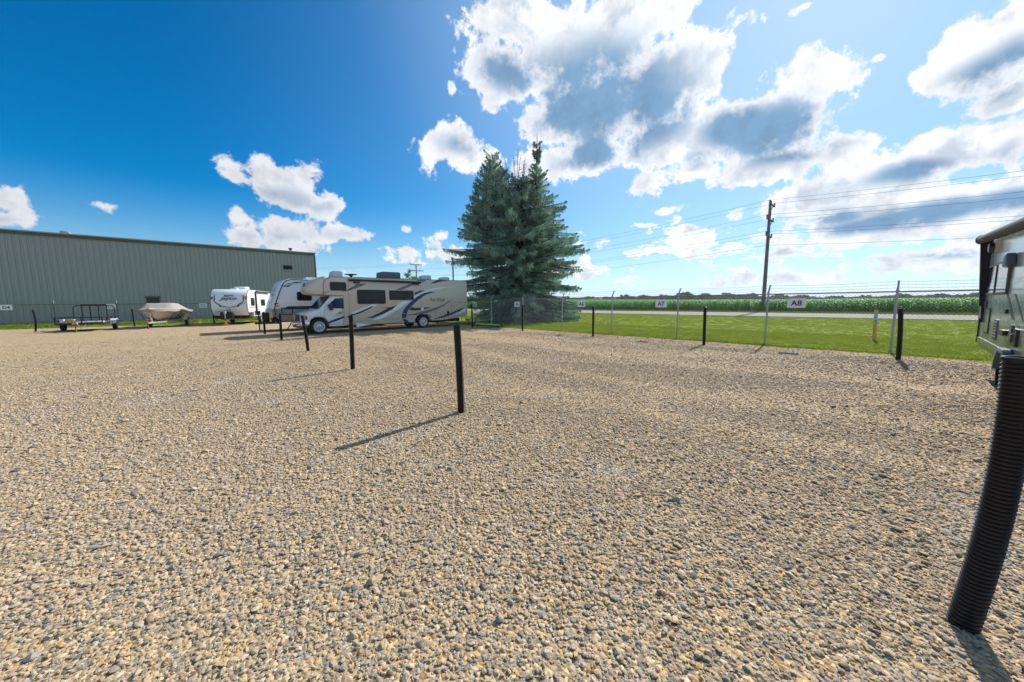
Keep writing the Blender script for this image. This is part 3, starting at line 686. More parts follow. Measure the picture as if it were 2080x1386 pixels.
# ------------------------------------------------------------------ tan class C motorhome
MY = 21.15
mh = thing('motorhome', 'tan class C motorhome with blue and white swooshes parked facing left', 'motorhome', (9.4, 22.3, 0))
def z3(x, y): return on_y(520+x/8.6625, 540+y/8.6625, MY)
def z4(x, y): return on_y(700+x/7.4286, 540+y/7.4286, MY)
pr = [(6.32, .42), (9.6, .40), (10.62, .40), (10.62, .58), (10.75, .80), (10.98, .90), (11.42, .90), (11.68, .80), (11.80, .58), (11.80, .46), (12.6, .46), (14.68, .66), (14.72, .8), (14.72, 3.06), (14.62, 3.18), (5.62, 3.10), (5.40, 3.02), (5.28, 2.75), (5.26, 2.3), (5.34, 2.12), (6.32, 2.10)]
mb = MB(); mb.prism(pr, 'y', MY, MY+2.42); mb.build('body', 'beige_gelcoat', mh, world=True, bevel=.035)
# cab-over nose
vs = []; fs = []; NU, NV = 18, 14
for i in range(NU+1):
    t_ = -1+2*i/NU
    for j in range(NV+1):
        v_ = j/NV; z_ = 2.10+.99*v_
        pf = (1-((.40-v_)/.40)**3.6)**.3 if v_ < .40 else max(0, 1-((v_-.40)/.60)**1.9)**.62
        xx = 5.34-.84*(max(0, 1-abs(t_)**3.0))**.5*pf; vs.append((xx+.02, MY+1.21+t_*1.207, z_))
for i in range(NU):
    for j in range(NV): fs.append((i*(NV+1)+j, (i+1)*(NV+1)+j, (i+1)*(NV+1)+j+1, i*(NV+1)+j+1))
mb = MB(); mb.add(vs, fs); k_ = len(mb.v)
under = [(5.34-.98*(max(0, 1-abs(-1+2*i/NU)**3.0))**.5*.0+.02, MY+1.21+(-1+2*i/NU)*1.2, 2.10) for i in range(NU+1)]
cap = mb.build('front_cap', 'beige_gelcoat', mh, world=True, smooth=True)
text_obj('Four Winds', 'cap_lettering', 'ink', mh, (4.50, MY+.95, 2.36), (0, -1, .06), (0, 0, 1), .62, .15, shear=.4, local=False, depth=.012)
mb = MB()
for k in range(3):
    mb.prism([(MY+.75+.06*k, 2.60), (MY+.62+.05*k, 2.66), (MY+.40+.05*k, 2.78), (MY+.66+.05*k, 2.70)], 'x', 4.515, 4.545)
mb.build('cap_emblem', 'navy', mh, world=True)
mb = MB(); pts = [(5.70, MY-.006, 3.06), (5.48, MY-.006, 3.0), (5.36, MY-.006, 2.85), (5.30, MY-.006, 2.55), (5.30, MY-.006, 2.13)]
mb.tube(pts, .018, 6); mb.build('cap_trim', 'taupe', mh, world=True, smooth=True)
# marker lamps on the brow
for yy in (.2, .8, 1.2, 1.6, 2.2):
    mb = MB(); mb.prism([(5.30, 3.08), (5.46, 3.08), (5.43, 3.135), (5.33, 3.125)], 'y', MY+yy-.05, MY+yy+.05); mb.build('marker_lamp', 'amber', mh, world=True)
# van cab
cabp = [(4.30, .52), (4.28, .95), (4.34, 1.10), (4.55, 1.19), (5.02, 1.32), (5.30, 1.62), (5.72, 2.10), (6.50, 2.10), (6.50, .38), (5.52, .38), (5.50, .60), (5.38, .82), (5.16, .93), (4.84, .93), (4.64, .82), (4.54, .60), (4.52, .50)]
mb = MB(); mb.prism(cabp, 'y', MY+.10, MY+2.32); mb.build('cab', 'white_paint', mh, world=True, bevel=.05)
mb = MB(); mb.prism([(4.60, .40), (5.45, .40), (5.45, .92), (4.60, .92)], 'y', MY+.42, MY+2.0); mb.prism([(4.4, .32), (14.3, .32), (14.3, .55), (4.4, .55)], 'y', MY+.45, MY+1.95); mb.prism([(10.6, .40), (11.85, .40), (11.7, .95), (10.75, .95)], 'y', MY+.42, MY+2.0)
mb.build('underbody', 'underbody', mh, world=True)
ws_ = lambda x, z: (x, z)
mb = MB(); mb.add([(5.07, MY+.22, 1.37), (5.07, MY+2.20, 1.37), (5.66, MY+2.12, 2.04), (5.66, MY+.30, 2.04)], [(0, 1, 2, 3)])
for q_ in range(4): mb.v[q_] = (mb.v[q_][0]-.035, mb.v[q_][1], mb.v[q_][2]+.02)
mb.add([(x_+.03, y_, z_-.03) for x_, y_, z_ in mb.v[:4]], [(0, 3, 2, 1)]); mb.build('windshield', 'glass_blue', mh, world=True)
sw = [z3(1290, 745), z3(1268, 700), z3(1330, 640), z3(1400, 575), z3(1555, 570), z3(1568, 755)]
mb = MB(); mb.prism(sw, 'y', MY+.085, MY+.099); mb.build('door_window', 'glass_blue', mh, world=True)
dp = [(5.30, .52), (5.30, 1.30), (5.36, 1.42), (5.74, 2.04), (6.20, 2.04), (6.24, 1.2), (6.24, .50)]
mb = MB()
for i in range(len(dp)):
    p_, q_ = dp[i], dp[(i+1) % len(dp)]; mb.bar((p_[0], MY+.098, p_[1]), (q_[0], MY+.098, q_[1]), .010, .012)
mb.build('door_seam', 'taupe', mh, world=True)
mb = MB(); mb.prism(rrect(6.02, 6.16, 1.10, 1.14, .015), 'y', MY+.05, MY+.098); mb.build('door_handle', 'decal_black', mh, world=True)
mb = MB(); mb.prism([(5.10, .60), (5.42, .60), (5.40, .62), (5.38, .64)], 'y', MY+.02, MY+.1)
mb = MB(); mb.prism(rrect(5.52, 5.70, 1.28, 1.66, .04), 'y', MY-.16, MY-.06); mi = mb.build('mirror', 'decal_black', mh, world=True, bevel=.02)
mb = MB(); mb.bar((5.6, MY-.06, 1.40), (5.55, MY+.1, 1.40), .03); mb.build('mirror_bracket', 'decal_black', mi, world=True)
# grille, headlights, bumper
mb = MB(); mb.prism(rrect(MY+.62, MY+1.80, .72, 1.06, .04), 'x', 4.22, 4.29); gr = mb.build('grille', 'ink', mh, world=True)
mb = MB(); frame_prism(mb, MY+.58, MY+1.84, .69, 1.09, .045, 'x', 4.20, 4.285)
for k in range(1, 3): mb.box(4.205, 4.24, MY+.62, MY+1.80, .69+.13*k, .72+.13*k)
mb.build('grille_bars', 'chrome', gr, world=True)
for s_ in (0, 1):
    y0, y1 = (MY+.12, MY+.55) if s_ == 0 else (MY+1.87, MY+2.30)
    mb = MB(); mb.prism(rrect(y0, y1, .74, 1.06, .04), 'x', 4.215, 4.30); hl = mb.build('headlight', 'lens', mh, world=True, bevel=.01)
    ya, yb = (MY+.075, MY+.12) if s_ == 0 else (MY+2.30, MY+2.345)
    mb = MB(); mb.box(4.27, 4.46, ya, yb, .80, 1.04); mb.build('turn_lens', 'amber', hl, world=True)
    mb = MB(); mb.box(4.36, 4.46, ya-.004 if s_ == 0 else yb, ya if s_ == 0 else yb+.004, .84, .97); mb.build('side_reflector', 'red_lens', hl, world=True)
mb = MB(); mb.prism([(4.12, .46), (4.10, .66), (4.16, .70), (4.55, .70), (4.55, .48)], 'y', MY+.06, MY+2.36); mb.build('bumper', 'chrome', mh, world=True, bevel=.03)
mb = MB(); mb.prism([(4.16, .34), (4.14, .45), (4.56, .45), (4.56, .36)], 'y', MY+.14, MY+2.28); mb.build('air_dam', 'decal_black', mh, world=True)
wheel(mh, (5.01, MY+.20, .405), .405, .24); wheel(mh, (5.01, MY+2.16, .405), .405, .24, outer=1)
wheel(mh, (11.22, MY+.16, .405), .405, .24, rr=.50); wheel(mh, (11.22, MY+2.16, .405), .405, .24, outer=1)
# windows
def rvwin(x0, x1, zA, zB, split=None, Y=MY, par=None, glass='glass_dark', fr='decal_black', out=-1, r=.08):
    par = par or mh; mb = MB(); mb.prism(rrect(x0, x1, zA, zB, r), 'y', *sorted((Y, Y+out*.018))); f_ = mb.build('window', fr, par, world=True)
    mb = MB(); mb.prism(rrect(x0+.05, x1-.05, zA+.05, zB-.05, r*.6), 'y', *sorted((Y+out*.018, Y+out*.024))); mb.build('pane', glass, f_, world=True)
    if split:
        mb = MB(); mb.box(split-.02, split+.02, *sorted((Y+out*.018, Y+out*.032)), zA+.05, zB-.05); mb.build('mullion', fr, f_, world=True)
    return f_
rvwin(7.05, 8.72, 1.61, 2.44, 7.62); rvwin(8.95, 10.56, 1.84, 2.43, 10.1)
(xa, zb), (xb, za) = z3(1292, 283), z3(1592, 442); rvwin(xa, xb, za, zb, r=.1)
def decal(pts, m, f=z4, par=None, Y=MY, out=-1, nm='graphic_stripe', lift=.003):
    pl = [f(*p) for p in pts]; mb = MB(); mb.prism(pl, 'y', *sorted((Y+out*.0005, Y+out*lift))); return mb.build(nm, m, par or mh, world=True)
decal([(20,388),(80,345),(190,275),(345,268),(250,312),(110,365)], 'taupe')
decal([(770,365),(880,315),(1010,268),(1060,240),(1100,212),(1180,212),(1262,212),(1180,245),(1060,278),(960,325),(860,365)], 'taupe')
decal([(1285,275),(1350,238),(1400,217),(1590,217),(1450,240),(1370,262)], 'navy')
decal([(1640,330),(1520,334),(1400,352),(1280,385),(1160,440),(1050,510),(1055,460),(1150,408),(1260,362),(1380,332),(1500,325)], 'decal_white')
decal([(1390,398),(1300,392),(1200,410),(1100,462),(1000,545),(905,640),(868,715),(938,725),(965,665),(1030,590),(1120,510),(1220,440),(1320,408)], 'navy', lift=.004)
decal([(1215,370),(1130,380),(1052,410),(1052,442),(1130,408)], 'decal_black')
decal([(865,722),(938,732),(925,790),(865,790)], 'navy'); decal([(870,806),(928,806),(985,862),(905,862)], 'navy')
decal([(870,537),(985,537),(800,662),(640,752),(520,820),(430,820),(600,722),(760,622)], 'decal_white')
decal([(520,632),(640,632),(700,625),(790,592),(720,660),(560,740),(430,785),(320,796),(430,755),(560,692),(650,645)], 'decal_black', lift=.004)
decal([(800,645),(850,610),(868,716),(940,738),(1010,742),(900,735),(840,700)], 'decal_fade', lift=.0025)
decal([(1645,485),(1500,582),(1350,642),(1200,685),(1020,730),(940,740),(1010,752),(1100,745),(1240,713),(1380,668),(1510,600)], 'taupe')
decal([(970,662),(1015,622),(1060,638),(1310,628),(1200,660),(1040,680)], 'decal_black')
decal([(110,705),(300,628),(420,582),(505,582),(380,655),(220,722),(112,765)], 'decal_white', lift=.0025)
decal([(112,738),(250,684),(400,616),(440,608),(400,640),(250,712),(112,758)], 'decal_black', lift=.004)
decal([(180,868),(300,878),(410,890),(300,905),(180,930)], 'decal_white')
decal([(1330,810),(1450,765),(1600,715),(1700,670),(1825,618),(1740,680),(1620,735),(1480,785)], 'decal_black')
decal([(1650,748),(1700,722),(1820,640),(1830,690),(1760,715)], 'decal_white', lift=.0025)
decal([(1140,488),(1230,468),(1330,430),(1230,480)], 'navy', f=z3); decal([(1480,470),(1600,430),(1680,380),(1690,400),(1600,445)], 'taupe', f=z3)
decal([(1252,1000),(1380,945),(1560,885),(1605,905),(1400,985),(1260,1032)], 'navy', f=z3, Y=MY+.10)
decal([(1300,920),(1400,860),(1480,800),(1570,775),(1580,840),(1440,890)], 'beige_gelcoat', f=z3, Y=MY+.10)
decal([(1610,890),(1710,840),(1720,870),(1610,920)], 'decal_black', f=z3)
text_obj('Four Winds', 'side_lettering', 'ink', mh, (z4(1402, 512)[0], MY, z4(1402, 512)[1]), (1, 0, -.02), (0, 0, 1), 1.12, .24, shear=.35, local=False, depth=.004)
def hatch(a, b, f=z4, par=None, Y=MY, m='taupe', nm='storage_door', out=-1, w_=.022):
    (x0, z1), (x1, z0) = f(*a), f(*b); mb = MB(); frame_prism(mb, x0, x1, z0, z1, w_, 'y', *sorted((Y, Y+out*.006))); return mb.build(nm, m, par or mh, world=True)
for a_, b_ in (((490, 812), (822, 900)), ((850, 800), (1062, 868)), ((1610, 555), (1832, 695)), ((1302, 700), (1386, 765)), ((1615, 752), (1712, 806)), ((150, 838), (420, 925)), ((1505, 770), (1575, 825))): hatch(a_, b_, m='decal_fade' if False else 'taupe', w_=.014)
mb = MB(); mb.bar((6.60, MY-.004, .45), (6.60, MY-.004, 3.0), .012); mb.bar((11.05, MY-.004, .95), (11.05, MY-.004, 2.95), .012); mb.build('body_seams', 'taupe', mh, world=True)
(x0, z1), (x1, z0) = z4(1545, 685), z4(1580, 745); mb = MB(); mb.box(x0, x1, MY-.02, MY, z0, z1); mb.build('vent_cover', 'decal_black', mh, world=True)
for q_ in ((1442, 727), (1523, 730)):
    x_, z_ = z4(*q_); mb = MB(); mb.disc((x_, MY-.006, z_), 'y', .035, .016, 12); mb.build('port_cap', 'decal_black', mh, world=True)
(x0, z1), (x1, z0) = z4(1152, 632), z4(1195, 668); mb = MB(); mb.box(x0, x1, MY-.012, MY, z0, z1); mb.build('data_plate', 'decal_white', mh, world=True)
# awning
mb = MB(); mb.tube([(6.62, MY-.11, 2.98), (11.05, MY-.11, 2.96)], .065, 12); aw = mb.build('awning', 'decal_black', mh, world=True, smooth=True)
mb = MB(); mb.prism([(6.60, 3.01), (11.1, 2.99), (11.1, 3.05), (6.60, 3.08)], 'y', MY-.10, MY); mb.build('awning_rail', 'beige_gelcoat', aw, world=True)
for xx in (7.05, 10.75):
    mb = MB(); mb.box(xx-.16, xx+.16, MY-.12, MY, 2.80, 2.89); mb.build('awning_bracket', 'decal_black', aw, world=True)
mb = MB(); mb.prism([(5.6, 3.10), (14.66, 3.18), (14.66, 3.21), (5.6, 3.13)], 'y', MY-.012, MY+.02); mb.build('roof_rail', 'taupe', mh, world=True)
def dome(px0, px1, zt, m, nm, Y=MY+1.2, par=None, w_=.7, sl=.2, base=3.15):
    x0, _ = on_y(px0, 565, Y); x1, _ = on_y(px1, 565, Y); L_ = x1-x0
    mb = MB(); mb.prism([(x0, base), (x0+L_*sl, zt-.05), (x0+L_*(sl+.12), zt), (x1-.06, zt), (x1, zt-.06), (x1, base)], 'y', Y-w_/2, Y+w_/2); return mb.build(nm, m, par or mh, world=True, bevel=.05)
dome(768, 809, 3.62, 'vent_plastic', 'air_conditioner', sl=.03, w_=.75)
dome(670, 693, 3.52, 'pale_plastic', 'roof_vent', sl=.12); dome(850, 871, 3.52, 'pale_plastic', 'roof_vent', sl=.25); dome(890, 908, 3.46, 'pale_plastic', 'roof_vent', sl=.3)
x_ = on_y(713, 560, MY+1.0)[0]; mb = MB(); mb.lathe((x_, MY+1.0, 3.12), 'z', [(0, .05), (.10, .05), (.2, .14), (.22, .34), (.26, .34), (.28, .05)], 16); mb.build('antenna', 'decal_black', mh, world=True)
mb = MB(); mb.box(7.2, 8.4, MY+.6, MY+1.2, 3.13, 3.2); mb.build('solar_panel', 'pale_plastic', mh, world=True)
for xx in (10.2, 12.5): mb = MB(); mb.bar((xx, MY+.5, .2), (xx, MY+.5, .46), .06); mb.build('step_bracket', 'underbody', mh, world=True)
mb = MB(); mb.bar((14.35, MY+.2, .0), (14.35, MY+.2, .62), .04); mb.build('stabiliser_leg', 'galvanised', mh, world=True)

# ------------------------------------------------------------------ white and grey travel trailer (beside the motorhome)
JY = 25.5
j2 = thing('travel_trailer', 'white travel trailer with dark stripes partly hidden behind the tan motorhome', 'travel trailer', (7.5, JY+1.2, 0))
def z1(x, y): return on_y(420+x/9.9, 560+y/9.9, JY)
def zs3(x, y): return on_y(520+x/8.6625, 540+y/8.6625, JY)
up = [(3.55, 1.02), (3.50, 1.40), (3.58, 1.70), (3.85, 2.45), (4.08, 2.95), (4.25, 3.12), (4.50, 3.20), (11.5, 3.20), (11.6, 3.1), (11.6, 1.36), (3.52, 1.36)]
up = [(3.52, 1.37), (3.58, 1.70), (3.85, 2.45), (4.08, 2.95), (4.25, 3.12), (4.50, 3.20), (11.5, 3.20), (11.6, 3.1), (11.6, 1.37)]
mb = MB(); mb.prism(up, 'y', JY, JY+2.44); mb.build('body', 'white_gelcoat', j2, world=True, bevel=.03)
mb = MB(); mb.prism([(3.56, 1.02), (3.52, 1.37), (11.6, 1.37), (11.6, .62), (3.95, .62)], 'y', JY, JY+2.44); mb.build('lower_body', 'grey_gelcoat', j2, world=True, bevel=.015)
mb = MB(); mb.prism([(3.66, .95), (3.75, .55), (11.4, .50), (11.4, .62), (3.95, .62)], 'y', JY+.1, JY+2.3); mb.build('underbody', 'underbody', j2, world=True)
mb = MB(); pts = [(3.66, 1.0), (3.64, 1.40), (3.72, 1.72), (3.98, 2.45), (4.2, 2.93), (4.36, 3.08), (4.6, 3.16), (11.4, 3.16)]
mb.tube([(x_, JY-.004, z_) for x_, z_ in pts], .028, 6); mb.build('edge_trim', 'decal_black', j2, world=True, smooth=True)
for pl in ([(440,350),(640,345),(570,372),(440,362)], [(520,330),(560,312),(600,312),(740,318),(600,330)], [(620,300),(690,282),(870,292),(760,305),(640,303)]):
    decal(pl, 'decal_black', f=zs3, par=j2, Y=JY)
decal([(320,660),(400,660),(395,672),(322,690)], 'decal_black', f=zs3, par=j2, Y=JY)
mb = MB(); mb.prism([(4.05, 1.335), (4.35, 1.52), (11.5, 1.52), (11.5, 1.335)], 'y', JY-.004, JY); mb.build('belt_stripe', 'decal_black', j2, world=True)
(x0, z1_), (x1, z0_) = zs3(712, 458), zs3(985, 615); rvwin(x0, x1, z0_, z1_, par=j2, Y=JY, r=.12)
rvwin(7.4, 8.4, 1.8, 2.5, par=j2, Y=JY); 
(x0, z1_), (x1, z0_) = zs3(440, 738), zs3(655, 860)
mb = MB(); frame_prism(mb, x0, x1, z0_, z1_, .05, 'y', JY-.012, JY); mb.build('storage_door', 'decal_black', j2, world=True)
(x0, z1_), (x1, z0_) = zs3(345, 700), zs3(410, 722); mb = MB(); mb.box(x0, x1, JY-.03, JY, z0_, z1_); mb.build('marker_lamp', 'amber', j2, world=True)
# front face badge, chevron
mb = MB()
fx = lambda z_: 3.58+(z_-1.70)*.36-.008
mb.add([(fx(1.95), JY+.75, 1.95), (fx(1.78), JY+1.22, 1.78), (fx(1.95), JY+1.7, 1.95), (fx(1.90), JY+1.7, 1.90), (fx(1.66), JY+1.22, 1.66), (fx(1.90), JY+.75, 1.90)], [(0, 1, 4, 5), (1, 2, 3, 4)]); mb.build('chevron', 'grey_gelcoat', j2, world=True)
text_obj('Jayco', 'front_lettering', 'ink', j2, (fx(2.2), JY+1.22, 2.22), (0, -1, 0), (.34, 0, .94), 1.05, .22, bold=.02, shear=.3, local=False, depth=.012)
mb = MB()
for k in range(3): mb.add([(fx(2.5+.07*k), JY+1.5-.12*k, 2.5+.07*k), (fx(2.48+.05*k), JY+.95, 2.48+.07*k), (fx(2.53+.06*k), JY+1.1, 2.55+.07*k)], [(0, 1, 2)])
mb.build('bird_emblem', 'navy', j2, world=True)
# tongue, propane cover, jack, wheels, spare
mb = MB(); mb.bar((3.9, JY+.3, .5), (2.75, JY+1.2, .48), .06, .10); mb.bar((3.9, JY+2.1, .5), (2.75, JY+1.2, .48), .06, .10); mb.build('tongue', 'black_metal', j2, world=True)
mb = MB(); mb.tube([(2.95, JY+1.2, .05), (2.95, JY+1.2, 1.1)], .035, 8); mb.box(2.85, 3.05, JY+1.1, JY+1.3, 1.0, 1.25); jk = mb.build('jack', 'black_metal', j2, world=True)
mb = MB(); mb.box(2.83, 3.07, JY+1.08, JY+1.32, 0, .05); mb.build('jack_foot', 'galvanised', jk, world=True)
mb = MB(); mb.prism(rrect(JY+.75, JY+1.65, .55, 1.15, .15), 'x', 3.15, 3.45); mb.build('propane_cover', 'black_plastic', j2, world=True, bevel=.04)
wheel(j2, (7.6, JY+.16, .34), .34, .2); wheel(j2, (8.45, JY+.16, .34), .34, .2); wheel(j2, (7.6, JY+2.28, .34), .34, .2, outer=1)
mb = MB(); mb.prism([(3.58, .82), (3.42, 1.0), (3.44, 1.34), (3.56, 1.34)], 'y', JY+.25, JY+2.2); mb.build('front_panel', 'beige_gelcoat', j2, world=True)
mb = MB(); mb.box(5.6, 6.9, JY+.8, JY+1.6, 3.2, 3.38); mb.build('roof_unit', 'decal_white', j2, world=True, bevel=.05)
for xx in (4.2, 5.3): mb = MB(); mb.bar((xx, JY+.1, .04), (xx+.35, JY+.1, .6), .05); mb.build('stabiliser_leg', 'black_metal', j2, world=True)

# ------------------------------------------------------------------ things in local frames: +x = back along the axis, y = towards image right
def local_thing(name, label, cat, loc, az, group=None):
    return thing(name, label, cat, (loc[0], loc[1], 0), math.radians(az)), None
j1 = thing('travel_trailer', 'white travel trailer facing the lot with a large bird logo on its front', 'travel trailer', (2.2, 37.3, 0), math.radians(68))
W2 = 1.24   # local y: -1 = image right
pr = [(0.16, 1.02), (0.0, 1.35), (.02, 1.9), (.16, 2.5), (.40, 2.80), (.75, 2.95), (6.6, 2.95), (6.7, 2.85), (6.7, .62), (.55, .62)]
mb = MB(); mb.prism(pr, 'y', -W2, W2); mb.build('body', 'white_gelcoat', j1, bevel=.05)
mb = MB(); mb.prism([(-W2+.04, 1.02), (-W2+.0, 1.30), (W2-.0, 1.30), (W2-.04, 1.02)], 'x', -.012, .2)
def capf(y, z, lift=.01):
    xs = [(1.02, .16), (1.35, 0.0), (1.9, .02), (2.5, .16), (2.8, .40), (2.95, .75)]
    for (za, xa), (zb, xb) in zip(xs, xs[1:]):
        if z <= zb: return (xa+(xb-xa)*(z-za)/(zb-za)-lift, -y, z)
    return (.75-lift, -y, z)
def capdecal(poly, m, nm, lift=.008, par=None):     # poly in (right, height), tiny grid-fit on the cap
    mb = MB(); n_ = len(poly); fr_ = [capf(u, v_, lift) for u, v_ in poly]; bk = [capf(u, v_, .001) for u, v_ in poly]
    mb.add(fr_+bk, [tuple(range(n_))]+[(i, (i+1) % n_, n_+(i+1) % n_, n_+i) for i in range(n_)]); return mb.build(nm, m, par or j1)
for s_ in (-1, 1):
    for (ya, za), (yb, zb), w_ in (((.98, 2.45), (1.0, 1.98), .05), ((1.0, 1.98), (.92, 1.85), .05), ((.92, 1.85), (.66, 1.68), .05), ((.66, 1.68), (.56, 1.48), .07)):
        d_ = Vector((yb-ya, zb-za)).normalized(); nx, nz_ = -d_.y*w_/2*1.5, d_.x*w_/2*1.5
        capdecal([(s_*(ya+nx), za+nz_), (s_*(yb+nx), zb+nz_), (s_*(yb-nx), zb-nz_), (s_*(ya-nx), za-nz_)], 'decal_black', 'front_outline')
    capdecal([(s_*.52, 1.62), (s_*.50, 1.50), (0, 1.32), (0, 1.45)], 'grey_gelcoat', 'front_chevron')
    capdecal([(s_*.66, 1.98), (s_*.66, 1.96), (0, 1.72), (0, 1.745)], 'silver_gelcoat', 'front_crease')
    capdecal([(s_*1.2, 2.25), (s_*1.06, 2.25), (s_*1.06, 2.32), (s_*1.22, 2.34)], 'decal_black', 'side_flash'); capdecal([(s_*1.22, 2.12), (s_*1.08, 2.12), (s_*1.08, 2.22), (s_*1.22, 2.22)], 'decal_black', 'side_flash')
mb = MB(); 
lowp = [(-1.22, 1.32), (-1.2, 1.8), (-.9, 1.80), (-.55, 1.45), (0, 1.28), (.55, 1.45), (.9, 1.80), (1.2, 1.8), (1.22, 1.32), (1.0, 1.06), (-1.0, 1.06)]
for pl in ([(-1.22, 1.36), (-1.2, 1.83), (-.94, 1.81), (-.66, 1.62), (-.5, 1.42), (0, 1.28), (0, 1.06), (-1.05, 1.06)],):
    for s_ in (-1, 1): capdecal([(s_*u, v_) for u, v_ in pl], 'silver_gelcoat', 'lower_mask', .004)
text_obj('Jayco', 'front_lettering', 'ink', j1, (.03, .05, 2.14), (0, -1, 0), (.16, 0, .98), 1.2, .30, bold=.02, shear=.35, depth=.02)
# bird emblem
for pl in ([(-.35, 2.58), (-.15, 2.46), (.12, 2.46), (.30, 2.36), (.12, 2.40), (-.18, 2.40)], [(-.32, 2.38), (-.1, 2.34), (.2, 2.30), (.42, 2.33), (.2, 2.27), (-.15, 2.28)], [(.12, 2.46), (.28, 2.47), (.36, 2.34), (.30, 2.40)], [(-.36, 2.36), (-.3, 2.46), (-.16, 2.44), (-.3, 2.36), (-.2, 2.28)]):
    capdecal(pl, 'decal_black', 'bird_emblem', .014)
mb = MB(); mb.tube([(.18, W2*-1-.0, 1.02), (.03, -W2, 1.35), (.05, -W2, 1.9), (.19, -W2, 2.5), (.43, -W2, 2.79), (.77, -W2, 2.94), (6.6, -W2, 2.95)], .025, 6); mb.tube([(.18, W2, 1.02), (.03, W2, 1.35), (.05, W2, 1.9), (.19, W2, 2.5), (.43, W2, 2.79), (.77, W2, 2.94)], .025, 6); mb.build('edge_trim', 'decal_black', j1, smooth=True)
mb = MB(); mb.box(.5, 6.4, -W2+.06, W2-.06, .50, .63); mb.prism([(.2, 1.01), (.55, .60), (1.4, .60), (1.4, 1.01)], 'y', -W2-.006, W2+.006); mb.build('underbody', 'underbody', j1)
def jwin(x0, x1, za, zb):
    mb = MB(); mb.prism(rrect(x0, x1, za, zb, .08), 'y', -W2-.02, -W2); f_ = mb.build('window', 'decal_black', j1); mb = MB(); mb.prism(rrect(x0+.05, x1-.05, za+.05, zb-.05, .05), 'y', -W2-.026, -W2-.02); mb.build('pane', 'glass_dark', f_)
jwin(.95, 1.85, 1.55, 2.25); jwin(3.6, 4.8, 1.55, 2.15)
mb = MB(); frame_prism(mb, 2.25, 2.95, .75, 2.75, .05, 'y', -W2-.02, -W2); mb.build('entry_door', 'galvanised', j1)
mb = MB(); mb.tube([(2.1, -W2-.12, 2.80), (6.0, -W2-.12, 2.80)], .07, 10); mb.box(2.1, 2.18, -W2-.12, -W2, 1.0, 2.75); mb.build('awning', 'decal_black', j1, smooth=True)
mb = MB(); frame_prism(mb, .85, 1.45, .72, 1.10, .02, 'y', -W2-.008, -W2); mb.build('storage_door', 'taupe', j1); mb = MB(); mb.box(1.7, 2.1, -W2-.02, -W2, .72, 1.1); mb.build('vent_cover', 'decal_black', j1)
text_obj('JAY FLIGHT', 'side_lettering', 'red_lens', j1, (1.35, -W2, 1.38), (1, 0, 0), (0, 0, 1), 1.6, .16, bold=.02, depth=.006)
mb = MB(); mb.prism([(.2, 2.34), (1.6, 2.42), (1.5, 2.34), (.16, 2.27)], 'y', -W2-.005, -W2); mb.build('side_stripe', 'silver_gelcoat', j1)
wheel(j1, (3.7, -W2+.14, .34), .34, .2); wheel(j1, (3.7, W2-.14, .34), .34, .2, outer=1)
mb = MB(); mb.bar((.7, -.9, .52), (-1.25, 0, .50), .06, .1); mb.bar((.7, .9, .52), (-1.25, 0, .50), .06, .1); mb.build('tongue', 'black_metal', j1)
mb = MB(); mb.tube([(-1.0, .0, .10), (-1.0, .0, 1.05)], .035, 8); mb.box(-1.08, -.92, -.07, .07, .95, 1.15); mb.build('jack', 'galvanised', j1)
mb = MB(); mb.prism(rrect(-.42, .42, .58, 1.10, .12), 'x', -.75, -.35); mb.build('propane_cover', 'black_plastic', j1, bevel=.04)
mb = MB(); mb.prism([(2.6, 2.95), (2.7, 3.22), (3.6, 3.28), (3.7, 2.95)], 'y', -.45, .45); mb.build('air_conditioner', 'decal_white', j1, bevel=.05)
mb = MB(); mb.box(1.2, 1.7, -.25, .25, 2.95, 3.06); mb.box(5.0, 5.5, -.25, .25, 2.95, 3.06); mb.build('roof_vent', 'pale_plastic', j1, bevel=.04)
c_ = Matrix.Rotation(math.radians(68), 2) @ Vector((-1.0, 0)); mb = MB(); mb.box(-.19, .19, -.19, .19, 0, .10); mb.box(-.13, .13, -.13, .13, .10, .14)
o = mb.build('jack_pad', 'orange_plastic', bevel=.015); o.location = (2.2+c_.x, 37.3+c_.y, 0); tag(o, 'orange plastic leveling block under the trailer jack', 'leveling block')
c_ = Matrix.Rotation(math.radians(68), 2) @ Vector((1, 0))

# utility trailer (local x back, y image left positive)
ut = thing('utility_trailer', 'black open utility trailer with its mesh ramp gate raised at the back', 'trailer', (-5.6, 35.9, 0), math.radians(87))
mb = MB()
for y_ in (-1, 1): mb.bar((0, y_, .50), (3.7, y_, .50), .06, .10)
for x_ in (0, .75, 1.5, 2.2, 2.95, 3.7): mb.bar((x_, -1, .50), (x_, 1, .50), .05, .09)
mb.build('frame', 'black_metal', ut)
pm = None
for k in range(14):
    if pm is None: mb = MB(); mb.box(0, 3.66, -.066, .066, .555, .59); o = mb.build('plank', 'wood_pole', ut); pm = o.data
    else: o = bpy.data.objects.new('plank', pm); COL.objects.link(o); o.parent = ut
    o.location = (.02, -.93+k*.143, 0)
mb = MB()
for y_ in (-1, 1):
    mb.bar((0, y_, .92), (3.7, y_, .92), .05)
    for x_ in (0, 1.2, 2.45, 3.7): mb.bar((x_, y_, .5), (x_, y_, .92), .05)
mb.bar((0, -1, .92), (0, 1, .92), .05); mb.bar((0, -.1, .5), (0, -.1, .92), .05); mb.build('side_rails', 'black_metal', ut)
mb = MB(); mb.tube([(3.72, -1.0, .55), (3.80, -1.0, 1.50), (3.81, -.96, 1.62), (3.82, -.82, 1.70), (3.82, .82, 1.70), (3.81, .96, 1.62), (3.80, 1.0, 1.50), (3.72, 1.0, .55)], .028, 8)
